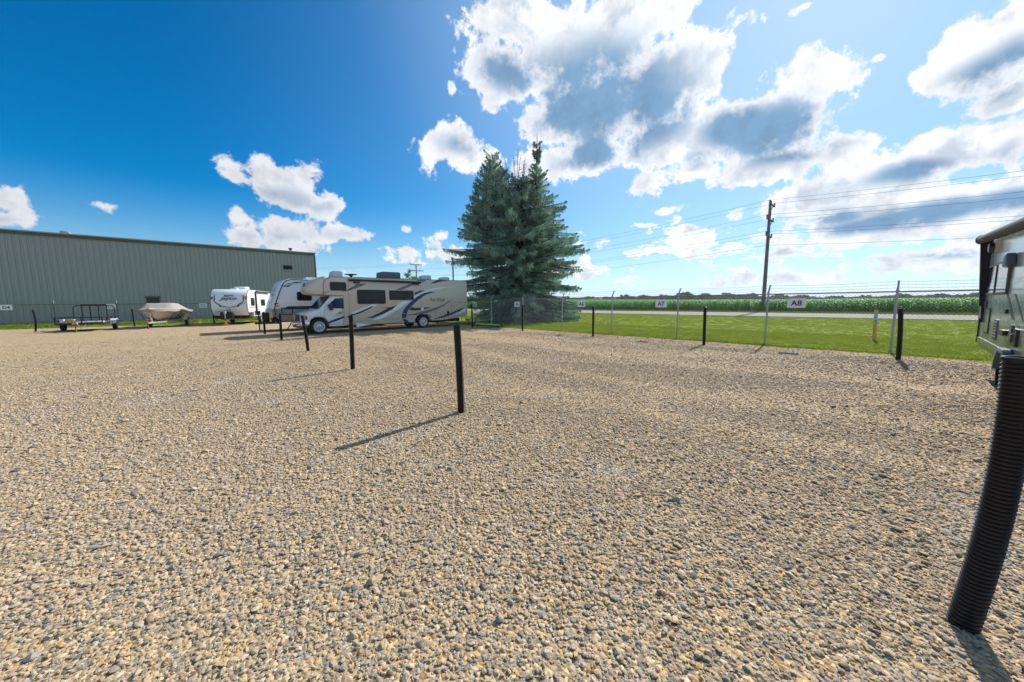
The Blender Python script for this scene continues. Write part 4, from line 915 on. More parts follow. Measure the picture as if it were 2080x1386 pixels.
mb.bar((3.82, -.62, 1.74), (3.82, .62, 1.74), .05, .07); g_ = mb.build('ramp_gate', 'black_metal', ut, smooth=True)
for y_ in (-.6, -.2, .2, .6): mb = MB(); mb.bar((3.73, y_, .55), (3.82, y_, 1.70), .05, .07); mb.build('gate_bar', 'black_metal', g_)
for s_ in (-1, 1):
    mb = MB(); pts = [(1.75, .42), (1.80, .66), (1.95, .76), (2.45, .76), (2.60, .66), (2.65, .42), (2.60, .42), (2.55, .62), (2.42, .71), (1.98, .71), (1.85, .62), (1.80, .42)]
    mb.prism(pts, 'y', *sorted((s_*1.05, s_*1.32))); mb.prism([(1.75, .45), (1.80, .66), (1.95, .76), (2.45, .76), (2.6, .66), (2.65, .45)], 'y', *sorted((s_*1.045, s_*1.06))); mb.build('fender', 'pale_plastic' if s_ < 0 else 'black_metal', ut)
    wheel(ut, (2.2, s_*1.19, .33), .33, .2, outer=s_)
mb = MB(); mb.bar((.1, -.55, .46), (-1.0, 0, .48), .05, .08); mb.bar((.1, .55, .46), (-1.0, 0, .48), .05, .08); mb.build('tongue', 'black_metal', ut)
mb = MB(); mb.tube([(-.85, 0, .02), (-.85, 0, .75)], .035, 8); mb.tube([(-.85, 0, .75), (-.85, -.18, .75)], .012, 6); mb.disc((-.85, 0, .02), 'z', .09, .03, 12); mb.build('jack', 'rust', ut)
mb = MB(); mb.box(-.98, -.74, -.10, .10, .50, .62); mb.build('coupler', 'galvanised', ut)
mb = MB(); mb.tube([(-.9, -.1, .48), (-.7, -.25, .15), (-.5, -.35, .46)], .012, 6); mb.build('safety_chain', 'galvanised', ut)
def on_ut(nm, x0, x1, y0, y1, z0, z1, m, label, cat):
    mb = MB(); mb.box(-(x1-x0)/2, (x1-x0)/2, -(y1-y0)/2, (y1-y0)/2, 0, z1-z0); mb.box(-(x1-x0)/2-.01, (x1-x0)/2+.01, -(y1-y0)/2-.01, (y1-y0)/2+.01, (z1-z0)*.8, z1-z0+.01)
    o = mb.build(nm, m, bevel=.01); c2 = Matrix.Rotation(math.radians(87), 2) @ Vector(((x0+x1)/2, (y0+y1)/2)); o.location = (-5.6+c2.x, 35.9+c2.y, z0); o.rotation_euler = (0, 0, math.radians(87)); tag(o, label, cat)
on_ut('cardboard_box', .15, .45, .25, .55, .59, .80, 'carton', 'small orange-brown carton on the utility trailer deck', 'box')
on_ut('plastic_tub', .15, .45, .68, .85, .59, .80, 'pale_plastic', 'small pale tub beside the carton on the utility trailer', 'tub')
on_ut('plastic_sheet', .3, .9, -.95, -.25, .59, .63, 'sign_white', 'flat white sheet lying on the utility trailer deck', 'sheet')

# boat and its trailer
BAZ = 77.0; BL = (-2.4, 36.1)
bt = thing('boat', 'small motorboat under a tan fitted canvas cover on a trailer', 'boat', (BL[0], BL[1], 0), math.radians(BAZ))
# hull lofted: stations along x (bow at ~0.25)
st = []
for i in range(15):
    u = i/14; x_ = .15+5.1*u; hw = 1.14*(1-(1-min(u/.55, 1))**2.0)**.5 if u < .55 else 1.14-.05*(u-.55)
    hw = max(hw, .03); keel = .50+.52*(1-min(u/.42, 1))**1.8; sheer = 1.36-.10*u; chine = hw*.80; cz = keel+.20+.10*(1-u)
    st.append([(x_, -hw, sheer), (x_, -hw*.985, sheer-.08), (x_, -chine*.97, cz+.18), (x_, -chine*.8, cz), (x_, 0, keel), (x_, chine*.8, cz), (x_, chine*.97, cz+.18), (x_, hw*.985, sheer-.08), (x_, hw, sheer)])
mb = MB(); n_ = 9; mb.add([p for s_ in st for p in s_], [(i*n_+j, i*n_+j+1, (i+1)*n_+j+1, (i+1)*n_+j) for i in range(14) for j in range(n_-1)]+[tuple(14*n_+j for j in range(n_))])
hull = mb.build('hull', 'boat_gelcoat', bt, smooth=True)
mb = MB()
for s_ in (2, 6):
    mb.tube([(p[s_][0], p[s_][1]*1.01, p[s_][2]+.02) for p in st[1:]], .018, 5)
mb.build('hull_stripe', 'red_stripe', hull)
mb = MB(); k = 11; rows = []
prof_ = [(0.0, .02), (.10, .05), (.22, .12), (.34, .44), (.40, .50), (.66, .50), (.90, .16), (1.0, .08)]
def covz(u):
    for (a0, b0), (a1, b1) in zip(prof_, prof_[1:]):
        if u <= a1: return b0+(b1-b0)*(u-a0)/(a1-a0)
    return .1
cv_ = []
for i in range(29):
    u = i/28; x_ = .10+5.25*u; s0 = st[min(13, int(u*14))]; s1 = st[min(14, int(u*14)+1)]; f_ = u*14-min(13, int(u*14)); hw = (s0[8][1]*(1-f_)+s1[8][1]*f_)*1.035+.02; sh_ = 1.38-.10*u
    row = []
    for j in range(k):
        t_ = -1+2*j/(k-1); z_ = sh_+covz(u)*(min(1, (1-abs(t_))/.34) if .25 < u < .88 else 1-abs(t_)**2.6)+.018*math.sin(u*23+t_*5)*(1-abs(t_)); row.append((x_, hw*t_, z_))
    row = [(x_, -hw, sh_-.15-.02*math.sin(u*30))]+row+[(x_, hw, sh_-.15-.02*math.sin(u*30+1))]; cv_.append(row)
kk = k+2; mb.add([p for r_ in cv_ for p in r_], [(i*kk+j, i*kk+j+1, (i+1)*kk+j+1, (i+1)*kk+j) for i in range(28) for j in range(kk-1)]+[tuple(range(kk)), tuple(28*kk+j for j in range(kk))])
cvr = mb.build('boat_cover', 'canvas', bt, smooth=True)
for i in (8, 13, 18, 22, 26):
    for s_ in (0, -1):
        p_ = Vector(cv_[i][s_]); mb = MB(); mb.bar(p_, (p_.x-.15, p_.y*.62, .62), .012, .03); mb.build('strap', 'ink', cvr)
btl = thing('boat_trailer', 'galvanised boat trailer with an upright winch post under the covered boat', 'trailer', (BL[0], BL[1], 0), math.radians(BAZ))
mb = MB(); mb.bar((-.35, 0, .42), (.9, 0, .42), .08, .10); mb.bar((.9, 0, .42), (2.2, -.75, .44), .06, .09); mb.bar((.9, 0, .42), (2.2, .75, .44), .06, .09); mb.bar((2.2, -.75, .44), (5.0, -.75, .44), .06, .09); mb.bar((2.2, .75, .44), (5.0, .75, .44), .06, .09); mb.bar((3.7, -1.1, .36), (3.7, 1.1, .36), .07); mb.bar((4.9, -.75, .44), (4.9, .75, .44), .06)
mb.build('frame', 'galvanised', btl)
mb = MB(); mb.bar((.35, 0, .45), (.18, 0, 1.12), .07, .09); mb.bar((.18, 0, 1.0), (.42, 0, 1.0), .08, .06); mb.build('winch_post', 'boat_gelcoat', btl)
mb = MB(); mb.disc((.3, -.08, .9), 'y', .08, .06, 12); mb.build('winch', 'rust', btl)
mb = MB(); mb.tube([(-.1, .1, .05), (-.1, .1, .72)], .035, 8); jk = mb.build('jack', 'rust', btl)
mb = MB(); mb.disc((-.1, .1, .09), 'y', .09, .05, 14); mb.build('jack_wheel', 'rubber', jk)
mb = MB(); mb.box(-.55, -.3, -.05, .05, .40, .50); mb.build('coupler', 'rust', btl)
for s_ in (-1, 1):
    wheel(btl, (3.7, s_*1.12, .31), .31, .18, outer=s_); mb = MB(); mb.prism([(3.28, .50), (3.36, .68), (3.52, .76), (3.88, .76), (4.04, .68), (4.12, .50), (4.06, .50), (3.99, .64), (3.86, .71), (3.54, .71), (3.41, .64), (3.34, .50)], 'y', *sorted((s_*1.0, s_*1.24))); mb.build('fender', 'boat_gelcoat', btl)
    mb = MB(); mb.bar((2.0, s_*.45, .60), (4.8, s_*.5, .62), .06, .10); mb.build('bunk', 'wood_pole', btl)

# ------------------------------------------------------------------ travel trailer at the right edge
RY = -1.1
rr = thing('travel_trailer', 'silver-green travel trailer with a rolled awning cut off by the right edge', 'travel trailer', (9, RY-1.2, 0))
def zr(x, y): return on_y(1880+x/4.075, 440+y/4.075, RY)
X1 = 12.45; X0 = 5.2
def band(z0, z1, m, nm, x1a=X1, bev=.0):
    mb = MB(); mb.box(X0, x1a, RY-2.44, RY, z0, z1); return mb.build(nm, m, rr, world=True, bevel=bev)
band(1.165, 1.62, 'rv_silver', 'middle_body'); mb = MB(); mb.prism([(X0, 1.62), (X1, 1.62), (X1, 2.76), (X0, 2.34)], 'y', RY-2.44, RY); mb.build('upper_body', 'rv_upper', rr, world=True)
mb = MB(); mb.prism([(X0, 1.165), (X1, 1.165), (X1, .70), (X1-.5, .62), (X0, .62)], 'y', RY-2.44, RY); mb.build('lower_body', 'rv_lower', rr, world=True)
mb = MB(); mb.prism([(X0, 2.34), (X1, 2.76), (X1-.12, 2.86), (X0, 2.46)], 'y', RY-2.42, RY-.02); mb.build('roof', 'rv_upper', rr, world=True)
mb = MB(); mb.box(X1-.03, X1+.02, RY-.03, RY+.02, .68, 2.80); mb.build('corner_trim', 'decal_black', rr, world=True)
mb = MB(); mb.box(X0, X1-.3, RY-2.2, RY-.2, .50, .62); mb.build('chassis', 'underbody', rr, world=True)
mb = MB(); mb.box(X0, X1, RY-.0, RY+.012, .70, .80); mb.build('skirt_trim', 'rv_lower', rr, world=True)
mb = MB(); mb.tube([(X0, RY+.13, 2.42), (12.05, RY+.13, 2.80)], .082, 16); aw = mb.build('awning_roll', 'awning_grey', rr, world=True, smooth=True)
mb = MB(); mb.disc((12.10, RY+.13, 2.80), 'x', .095, .10, 16); mb.box(12.02, 12.12, RY, RY+.13, 2.74, 2.84); mb.build('awning_end', 'decal_black', aw, world=True)
mb = MB(); mb.prism([(RY+.005, 1.12), (RY+.05, 1.12), (RY+.16, 2.78), (RY+.005, 2.78)], 'x', 12.02, 12.12); ar = mb.build('awning_arm', 'black_plastic', rr, world=True)
mb = MB(); mb.bar((12.01, RY+.045, 1.2), (12.01, RY+.06, 1.45), .02); mb.build('arm_spring', 'pale_plastic', ar, world=True)
(x0, z1_), (x1, z0_) = zr(548, 425), zr(655, 640)
x0, x1 = 9.72, 11.85; z0_, z1_ = 1.67, 2.24
mb = MB(); mb.prism(rrect(x0, x1, z0_, z1_, .04), 'y', RY, RY+.03); wf = mb.build('window', 'trim_metal', rr, world=True, bevel=.008)
mb = MB(); mb.prism(rrect(x0+.04, x1-.04, z0_+.04, z1_-.04, .02), 'y', RY+.03, RY+.034); mb.build('pane', 'glass_dark', wf, world=True)
mb = MB(); mb.box(x0+(x1-x0)*.5-.02, x0+(x1-x0)*.5+.02, RY+.034, RY+.045, z0_+.04, z1_-.04); mb.build('mullion', 'trim_metal', wf, world=True)
def prr(px, py): return on_y(px, py, RY)
x_, z_ = prr(2030, 503); mb = MB(); mb.lathe((x_, RY+.0, z_), 'y', [(0, .10), (.05, .10), (.12, .085), (.13, .03)], 18); sp = mb.build('speaker', 'decal_black', rr, world=True, smooth=True)
mb = MB(); mb.prism([(x_-.22, z_+.12), (x_+.05, z_+.12), (x_-.05, z_-.1), (x_-.2, z_-.06)], 'y', RY, RY+.06); mb.build('speaker_shroud', 'rv_upper', sp, world=True)
x_, z_ = prr(2062, 531); mb = MB(); mb.prism([(x_-.20, z_-.07), (x_+.20, z_-.07), (x_+.14, z_+.10), (x_-.10, z_+.13)], 'y', RY, RY+.10); lm = mb.build('porch_lamp', 'vent_plastic', rr, world=True, bevel=.02)
mb = MB(); mb.box(x_-.16, x_+.16, RY+.02, RY+.085, z_-.085, z_-.07); mb.build('lamp_lens', 'navy', lm, world=True)
def rpanel(a, b, m, nm, th=.012, r=.03, inner=None):
    xa, za = prr(*a); xb, zb = prr(*b); x0, x1 = sorted((xa, xb)); z0, z1 = sorted((za, zb)); zc = (z0+z1)/2
    mb = MB(); mb.prism(rrect(x0, x1, z0, z1, min(r, (x1-x0)*.3, (z1-z0)*.3)), 'y', RY, RY+th); o = mb.build(nm, m, rr, world=True)
    if inner: mb = MB(); mb.prism(rrect(x0+.035, x1-.035, z0+.035, z1-.035, .02), 'y', RY+th, RY+th+.003); mb.build(nm+'_panel', inner, o, world=True)
    return o, x0, x1, z0, z1
o, x0, x1, z0, z1 = rpanel((1999, 676), (2014, 626), 'decal_black', 'storage_door', inner='rv_lower')
o, x0, x1, z0, z1 = rpanel((2016, 688), (2029, 650), 'vent_plastic', 'furnace_vent')
mb = MB()
for k in range(6): mb.box(x0+.03, x1-.03, RY+.012, RY+.018, z0+.04+.05*k, z0+.055+.05*k)
mb.build('vent_slots', 'ink', o, world=True)
rpanel((2038, 680), (2048, 672), 'decal_black', 'outlet_cover', .05); rpanel((2044, 637), (2049, 628), 'decal_black', 'switch_cover', .03)
o, x0, x1, z0, z1 = rpanel((2053, 700), (2072, 670), 'decal_black', 'exhaust_vent', .03)
mb = MB(); mb.disc(((x0+x1)/2, RY+.035, z0+.11), 'y', .06, .03, 14); mb.disc(((x0+x1)/2, RY+.035, z0+.25), 'y', .06, .03, 14); mb.build('exhaust_pipe', 'vent_plastic', o, world=True)
o, x0, x1, z0, z1 = rpanel((2000, 624), (2007, 613), 'decal_black', 'grab_panel', .02)
for poly, m_ in (([(2043, 590), (2047, 588), (2063, 650), (2056, 650)], 'decal_black'), ([(2061, 598), (2064, 597), (2080, 652), (2078, 654)], 'decal_black'), ([(2046, 590), (2061, 598), (2078, 652), (2063, 650)], 'rv_silver'), ([(2045, 571), (2140, 545), (2140, 560), (2045, 580)], 'rv_silver')):
    pl = [prr(*p) for p in poly]; mb = MB(); mb.prism(pl, 'y', RY+.0005, RY+.003); mb.build('graphic_stripe', m_, rr, world=True)
mb = MB(); mb.box(7.1, 8.0, RY, RY+.02, .95, 2.6); dr = mb.build('entry_door', 'rv_upper', rr, world=True); mb = MB(); mb.prism(rrect(7.3, 7.8, 1.6, 2.3, .05), 'y', RY+.02, RY+.026); mb.build('pane', 'glass_dark', dr, world=True)
mb = MB(); pts = [(8.5, .50), (8.55, .70), (8.75, .86), (9.15, .86), (9.35, .70), (9.4, .50), (9.33, .50), (9.27, .66), (9.1, .79), (8.8, .79), (8.63, .66), (8.57, .50)]
mb.prism(pts, 'y', RY-.05, RY+.10); mb.build('wheel_fender', 'fender_blue', rr, world=True, bevel=.01)
wheel(rr, (8.95, RY-.08, .36), .36, .22, outer=1); wheel(rr, (8.95, RY-2.3, .36), .36, .22, outer=-1)
mb = MB(); mb.bar((10.9, RY-.15, 0.02), (11.2, RY-.15, .6), .05); mb.build('stabiliser_leg', 'black_metal', rr, world=True)

# ------------------------------------------------------------------ yellow pipeline marker
mk = thing('marker_post', 'yellow utility marker post with a black and white warning label on the lawn', 'marker post', (19.65, .70, 0), math.radians(-88)); mk.rotation_euler = (0, math.radians(-1), math.radians(-88))
mb = MB(); mb.prism(rrect(-.055, .055, -.02, .02, .018), 'z', -.05, 1.20); mb.build('post', 'yellow_plastic', mk)
mb = MB(); mb.prism(rrect(-.057, .057, -.022, .022, .018), 'z', 1.20, 1.235); mb.build('cap', 'ink', mk)
mb = MB(); mb.box(-.052, .052, -.024, -.020, .62, 1.12); lb = mb.build('warning_label', 'sign_white', mk)
for i, (s_, z_) in enumerate((('WARNING', 1.07), ('GAS', .98), ('PIPELINE', .90), ('CALL', .80), ('BEFORE', .73), ('DIGGING', .66))):
    text_obj(s_, 'label_text', 'ink', lb, (0, -.024, z_), (1, 0, 0), (0, 0, 1), .092, .05, bold=.03, depth=.002)

# ------------------------------------------------------------------ low rack with green strips
rk = thing('low_rack', 'low black rack carrying lime green panels beside the fence below the A4 sign', 'rack', (14.1, 18.1, 0), math.radians(-68))
mb = MB(); mb.bar((-.9, -.3, .18), (1.0, -.3, .12), .05); mb.bar((-.9, .3, .18), (1.0, .3, .12), .05)
for x_ in (-.9, 0, 1.0): mb.bar((x_, -.3, .15), (x_, .3, .15), .05)
mb.bar((-.9, -.3, 0), (-.9, -.3, .34), .06); mb.bar((1.0, -.3, 0), (1.0, -.3, .12), .05); mb.bar((-.9, .3, 0), (-.9, .3, .3), .06); mb.build('frame', 'black_metal', rk)
for k, (x0, x1, y_) in enumerate(((-.7, .3, -.2), (.1, .95, -.12), (-.5, .5, .18))):
    mb = MB(); mb.prism([(x0, .22-.03*k), (x1, .17-.03*k), (x1+.05, .20-.03*k), (x1-.1, .25-.03*k), (x0+.1, .31-.03*k), (x0, .28-.03*k)], 'y', y_-.12, y_+.12); mb.build('green_panel', 'lime' if k < 2 else 'teal_tarp', rk, bevel=.02)

# ------------------------------------------------------------------ power poles and wires
up_ = thing('utility_pole', 'tall wooden utility pole with three short crossarms beside the corn', 'utility pole', (60, 13.4, 0))
mb = MB(); mb.tube([(60, 13.42, 0), (60, 13.4, 5), (60, 13.38, 15.1)], [.26, .23, .17], 14); mb.build('shaft', 'wood_pole', up_, world=True, smooth=True)
armz = ((14.75, 59.7, 62.4), (12.65, 58.8, 62.2), (10.45, 58.9, 61.9))
att = []
for z_, xa, xb in armz:
    mb = MB(); mb.bar((xa, 13.4, z_), (xb, 13.4, z_), .16, .18); am = mb.build('crossarm', 'wood_pole', up_, world=True)
    mb = MB(); mb.bar((60.25, 13.4, z_-1.0), (xb-.6, 13.4, z_-.05), .07, .07); mb.build('brace', 'wood_pole', am, world=True)
    for x_ in (xa+.1, xb-.1):
        mb = MB(); mb.lathe((x_, 13.4, z_+.08), 'z', [(0, .05), (.06, .10), (.14, .10), (.20, .06), (.28, .11), (.36, .10), (.42, .03)], 10); mb.build('insulator', 'trim_metal', am, world=True); att.append((x_, z_+.46))
att.append((59.75, 9.15))
desc = ('topmost outer', 'topmost inner', 'second-level near', 'second-level far', 'third-level near', 'third-level far', 'lowest single')
for (x_, z_), dsc in zip(att, desc):
    mb = MB()
    for (ya, yb, sg) in ((13.4, -76, 2.3), (13.4, 108, 1.55)):
        for i in range(28):
            u0, u1 = i/28, (i+1)/28; p_ = [(x_, ya+(yb-ya)*u, z_-sg*4*u*(1-u)) for u in (u0, u1)]; mb.tube(p_, .014, 4, caps=False)
    o = mb.build('power_line', 'line_wire'); tag(o, '%s overhead wire strung from the tall wooden pole' % dsc, 'wire', 'overhead wires along the highway')
def plain_pole(x, y, hgt, arms, label, nm='utility_pole', r=.16, d=(1, 0)):
    p_ = thing(nm, label, 'utility pole', (x, y, 0)); mb = MB(); mb.tube([(0, 0, 0), (0, 0, hgt)], [r*1.25, r*.85], 10); mb.build('shaft', 'wood_pole', p_, smooth=True)
    for z_, hw in arms:
        mb = MB(); mb.bar((-hw*d[0], -hw*d[1], z_), (hw*d[0], hw*d[1], z_), .16, .16)
        for s_ in (-1, -.5, .5, 1): mb.tube([(s_*hw*d[0]*.97, s_*hw*d[1]*.97, z_+.05), (s_*hw*d[0]*.97, s_*hw*d[1]*.97, z_+.35)], .07, 8)
        mb.bar((-hw*.5*d[0], -hw*.5*d[1], z_), (0, 0, z_-.7), .05); mb.bar((hw*.5*d[0], hw*.5*d[1], z_), (0, 0, z_-.7), .05); mb.build('crossarm', 'wood_pole', p_)
    return p_
plain_pole(46.0, 90.0, 12.2, ((12.1, 1.7), (10.5, 2.0)), 'distant wooden pole with two crossarms above the motorhome roof')
mb = MB()
for s_ in (-1.6, 1.6):
    for i in range(24):
        u0, u1 = i/24, (i+1)/24; mb.tube([(46+s_-60*u, 90+5*u, 12.4-1.6*4*u*(1-u)-2.5*u) for u in (u0, u1)], .012, 3, caps=False)
tag(mb.build('power_line', 'dark_wire'), 'thin wires running left from the distant pole above the motorhome', 'wire')
lp = thing('metal_pole', 'slender grey metal pole against the left side of the spruce', 'pole', (17.4, 27.1, 0)); mb = MB(); mb.tube([(0, 0, 0), (0, 0, 5.55)], .07, 12); mb.build('shaft', 'galvanised', lp, smooth=True)
mb = MB(); mb.box(-.10, .10, -.08, .08, 5.0, 5.2); mb.build('bracket', 'galvanised', lp)

# ------------------------------------------------------------------ spruce
def spruce():
    T0 = Vector((21.0, 22.4, 0)); R2 = Vector((.70, -.714, 0)); F2 = Vector((.714, .70, 0))
    t_ = thing('spruce_tree', 'large blue-green spruce with a bare dead top between two leaders, behind the fence', 'tree', tuple(T0))
    mb = MB(); mb.tube([(0, 0, -.1), (0, 0, 4), tuple(R2*.2+Vector((0, 0, 9))), tuple(R2*.25+Vector((0, 0, 12.0)))], [.38, .30, .16, .06], 12)
    trunk = mb.build('trunk', 'bark', t_, smooth=True)
    LV = []; LF = []; BR = MB()
    def spray(p, d, L_, wd):
        d = d.normalized(); u = d.cross(Vector((random.gauss(0, 1), random.gauss(0, 1), random.gauss(0, 1)))).normalized()
        for k in range(2):
            if k: u = d.cross(u).normalized()
            b0 = len(LV); LV.extend([tuple(p), tuple(p+d*L_*.35+u*wd), tuple(p+d*L_), tuple(p+d*L_*.35-u*wd)]); LF.append((b0, b0+1, b0+2, b0+3))
    def branch(base, dirv, L_, droop, dens=1.0):
        d = dirv.normalized(); side = d.cross(Vector((0, 0, 1))).normalized(); n_ = max(4, int(L_/.16)); prev = base; pts = [base]
        for i in range(1, n_+1):
            u = i/n_; p = base+d*(L_*u)+Vector((0, 0, -droop*L_*(u**1.4)*.55+.16*L_*max(0, u-.6)**2*3)); pts.append(p)
        BR.tube([pts[0], pts[n_//2], pts[-1]], [.018*L_+.01, .012*L_+.006, .006], 4, caps=False)
        for i in range(1, n_+1):
            u = i/n_; p = pts[i]; sl_ = (.30+.42*L_*.34)*(1-u*.78)*random.uniform(.75, 1.15)
            if u < .16: continue
            for s_ in (-1, 1):
                dd_ = (d*.75+side*s_*1.0+Vector((0, 0, random.uniform(-.75, .25)))).normalized(); m_ = max(2, int(sl_/.085*dens))
                for j in range(m_):
                    v_ = (j+random.random()*.6)/m_; q = p+dd_*sl_*v_+Vector((0, 0, -.28*sl_*v_*v_+random.uniform(-.04, .04)))
                    spray(q, dd_*.8+d*.4+Vector((random.gauss(0, .35), random.gauss(0, .35), random.gauss(0, .32)-.08)), random.uniform(.12, .22), random.uniform(.018, .034))
                    if random.random() < .75: spray(q, Vector((random.gauss(0, .5), random.gauss(0, .5), -1)), random.uniform(.12, .30), .028)
            spray(p, d+Vector((0, 0, .3)), .24, .045)
            if u > .3 and random.random() < .55:      # hanging curtains of twigs
                q = p+side*random.uniform(-1, 1)*sl_*.7; hl = random.uniform(.25, .6)*min(1, L_/2.5)
                for j in range(int(hl/.06)):
                    spray(q+Vector((random.gauss(0, .03), random.gauss(0, .03), -.06*j)), Vector((random.gauss(0, .6), random.gauss(0, .6), -.7)), random.uniform(.10, .17), .026)
        for k in range(6): spray(pts[-1], d+Vector([random.gauss(0, .3) for _ in range(3)]), .26, .04)
    def whorls(org, z0, z1, rf, step, nb, droop0, droop1, lean=Vector((0, 0, 0))):
        z = z0
        while z < z1:
            u = (z-z0)/(z1-z0); r_ = rf(z); n_ = nb if r_ > .8 else max(4, nb-2); a0 = random.uniform(0, 6.28)
            for k in range(n_):
                a_ = a0+2*PI*k/n_+random.uniform(-.3, .3); L_ = r_*random.uniform(.70, 1.14)
                if L_ < .2: continue
                dr = droop0+(droop1-droop0)*u; branch(org+lean*u+Vector((0, 0, z+random.uniform(-.3, .3))), Vector((math.cos(a_), math.sin(a_), random.uniform(-.05, .32)+.5*u*(droop1 < .2))), L_, dr+random.uniform(-.1, .25))
            z += step*random.uniform(.8, 1.2)
    O = Vector((0, 0, 0))
    def rmain(z):
        P_ = [(0, 4.0), (1.2, 4.5), (3, 4.7), (5, 4.9), (6.5, 4.8), (8, 4.3), (9, 3.8), (10, 3.1), (11, 2.3), (12.0, 1.3)]
        for (a0, b0), (a1, b1) in zip(P_, P_[1:]):
            if z <= a1: return b0+(b1-b0)*(z-a0)/(a1-a0)
        return .9
    whorls(O, .35, 11.4, rmain, .36, 10, .6, .35)
    # taller side leaders
    Rl = R2*1.45; Ll = R2*-2.05
    whorls(Rl, 7.0, 15.05, lambda z: max(.14, 1.9*((15.3-z)/8.3)**.95*(.78+.40*math.sin(z*2.3))), .30, 6, .15, -.15, R2*.15)
    whorls(Ll, 7.0, 13.6, lambda z: max(.16, 2.5*((14.1-z)/7.1)**.62), .30, 7, .10, -.2, R2*-.1)
    whorls(Ll+R2*.95+F2*-.3, 8.0, 12.9, lambda z: max(.16, 1.0*((13.3-z)/5.3)**.8), .32, 6, .10, -.2)
    whorls(Ll-R2*1.35, 7.2, 11.2, lambda z: max(.16, 1.5*((11.8-z)/4.6)**.9), .32, 6, .10, -.1)
    mbt = MB(); mbt.tube([Rl*.6+Vector((0, 0, 6.5)), Rl+Vector((0, 0, 9)), Rl+R2*.15+Vector((0, 0, 15.4))], [.16, .12, .015], 8); mbt.tube([Ll*.6+Vector((0, 0, 6.5)), Ll+Vector((0, 0, 9)), Ll+Vector((0, 0, 13.9))], [.16, .11, .015], 8)
    mbt.build('side_leaders', 'bark', trunk)
    # long protruding boughs on the silhouette
    for (z, s_, L_, rise_) in ((9.1, 1, 4.0, .10), (8.0, 1, 4.1, .04), (6.9, 1, 5.0, .06), (6.2, 1, 5.7, .02), (5.0, 1, 4.7, 0), (3.6, 1, 5.0, -.1), (2.4, 1, 5.2, -.15), (1.2, 1, 5.1, -.1), (6.1, -1, 6.3, .06), (5.4, -1, 6.0, 0), (8.6, -1, 4.9, .1), (9.4, -1, 4.2, .15), (7.5, -1, 5.2, .1), (3.6, -1, 5.8, 0), (.8, 1, 5.2, -.1)):
        for k in range(3):
            d_ = (R2*s_+F2*random.uniform(-.28, .12)+Vector((0, 0, rise_+random.uniform(-.03, .05)))); branch(Vector((0, 0, z+random.uniform(-.2, .2))), d_, L_*random.uniform(.88, 1.02), .28)
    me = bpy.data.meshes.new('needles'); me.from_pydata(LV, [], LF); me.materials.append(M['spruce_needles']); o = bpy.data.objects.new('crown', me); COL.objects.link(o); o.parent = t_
    BR.build('branches', 'bark', t_, kind='stuff')
    # dead top
    mb = MB(); tips = []
    for k in range(9):
        b0 = R2*(-.35+.10*k)+F2*random.uniform(-.9, -.2)+Vector((0, 0, 9.6)); tp = b0+R2*random.uniform(-.7, .7)+Vector((0, 0, random.uniform(3.0, 4.7))); md_ = b0.lerp(tp, .5)+R2*random.uniform(-.15, .15)
        mb.tube([b0, md_, tp], [.045, .026, .010], 5)
        for i in range(16):
            u = random.uniform(.15, .97); p = b0.lerp(tp, u); d_ = Vector((random.gauss(0, 1), random.gauss(0, 1), random.uniform(-.2, .7))).normalized(); L_ = random.uniform(.25, .75)*(1.1-u); q = p+d_*L_; mb.tube([p, q], [.018, .009], 3, caps=False)
            for j in range(2): mb.tube([p.lerp(q, .6), p.lerp(q, .6)+(d_+Vector([random.gauss(0, .6) for _ in range(3)])).normalized()*L_*.4], [.006, .003], 3, caps=False)
            tips.append((p, q))
    mb.build('dead_top', 'dead_wood', t_)
    v0 = []; f0 = []
    for k in range(900):
        p, q = random.choice(tips); c_ = p.lerp(q, random.random()); c_.z = min(c_.z, 12.0-random.random()*1.6)+random.uniform(-.5, .2); d_ = Vector([random.gauss(0, 1) for _ in range(3)]).normalized()*.10; u = d_.cross(Vector([random.gauss(0, 1) for _ in range(3)])).normalized()*.018
        b0 = len(v0); v0 += [tuple(c_-d_), tuple(c_+u), tuple(c_+d_), tuple(c_-u)]; f0.append((b0, b0+1, b0+2, b0+3))
    me = bpy.data.meshes.new('dead'); me.from_pydata(v0, [], f0); me.materials.append(M['dead_needles']); o = bpy.data.objects.new('dead_foliage', me); COL.objects.link(o); o.parent = t_
    print('spruce sprays', len(LF))
spruce()

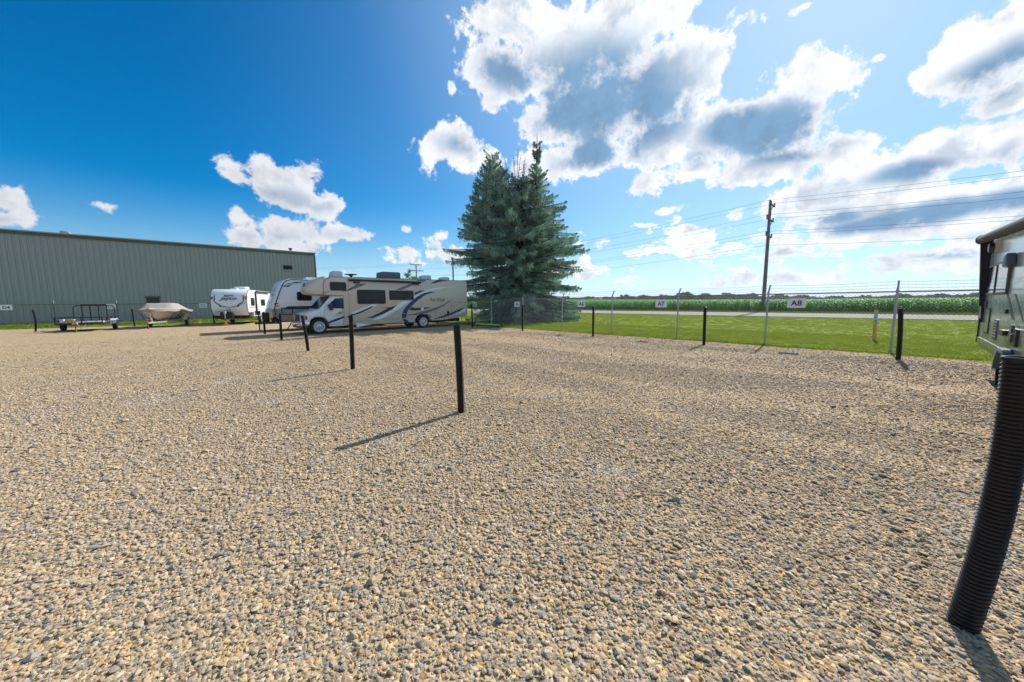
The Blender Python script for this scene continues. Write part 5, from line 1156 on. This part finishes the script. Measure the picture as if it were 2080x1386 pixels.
# ------------------------------------------------------------------ small green trees behind
def leafy_tree(x, y, hgt, rad, label, nm='leafy_tree', n=2600, trunk_h=None):
    t_ = thing(nm, label, 'tree', (x, y, 0)); mb = MB(); mb.tube([(0, 0, 0), (.05, 0, hgt*.5), (0, .05, hgt*.85)], [.12, .08, .02], 8)
    for k in range(7):
        a_ = k*.9; mb.tube([(0, 0, hgt*(.35+.06*k)), (math.cos(a_)*rad*.7, math.sin(a_)*rad*.7, hgt*(.5+.06*k))], [.05, .01], 5)
    mb.build('trunk', 'bark', t_); vs = []; fs = []
    cl = [(Vector((random.gauss(0, rad*.42), random.gauss(0, rad*.42), hgt*random.uniform(.42, .92))), random.uniform(.3, .6)*rad*.6) for _ in range(26)]+[(Vector((0, 0, hgt*.97)), rad*.16)]
    for _ in range(n):
        c_, r_ = random.choice(cl); p = c_+Vector([random.gauss(0, .5) for _ in range(3)])*r_; s_ = random.uniform(.05, .10)
        u = Vector([random.gauss(0, 1) for _ in range(3)]).normalized()*s_; v_ = u.cross(Vector([random.gauss(0, 1) for _ in range(3)])).normalized()*s_*.6
        b0 = len(vs); vs += [tuple(p-u), tuple(p+v_), tuple(p+u), tuple(p-v_)]; fs.append((b0, b0+1, b0+2, b0+3))
    me = bpy.data.meshes.new('crown'); me.from_pydata(vs, [], fs); me.materials.append(M['bright_leaf']); o = bpy.data.objects.new('crown', me); COL.objects.link(o); o.parent = t_
leafy_tree(22.0, 45.0, 6.1, 1.5, 'small bright green tree peeking above the motorhome roof', n=3200)
leafy_tree(24.5, 47.0, 5.0, 1.3, 'low green tree between the distant pole and the roof vents', n=2200)
leafy_tree(27.5, 36.0, 2.6, 1.2, 'bright green shrub glimpsed low through the spruce shade', nm='green_shrub', n=1500)

# ------------------------------------------------------------------ summer haze
mb = MB(); mb.box(-420, 1150, -420, 1150, -1.2, 19.5); hz_ = mb.build('haze', 'wood_pole', kind='stuff')
hm = bpy.data.materials.new('haze'); hm.use_nodes = True; hm.node_tree.nodes.clear(); t = NT(hm.node_tree)
pv = t.n('ShaderNodeVolumePrincipled', ins={'Color': (.80, .90, 1.0, 1), 'Density': .00017, 'Anisotropy': .35}); ou = t.n('ShaderNodeOutputMaterial'); hm.node_tree.links.new(pv.outputs[0], ou.inputs['Volume'])
hz_.data.materials.clear(); hz_.data.materials.append(hm)
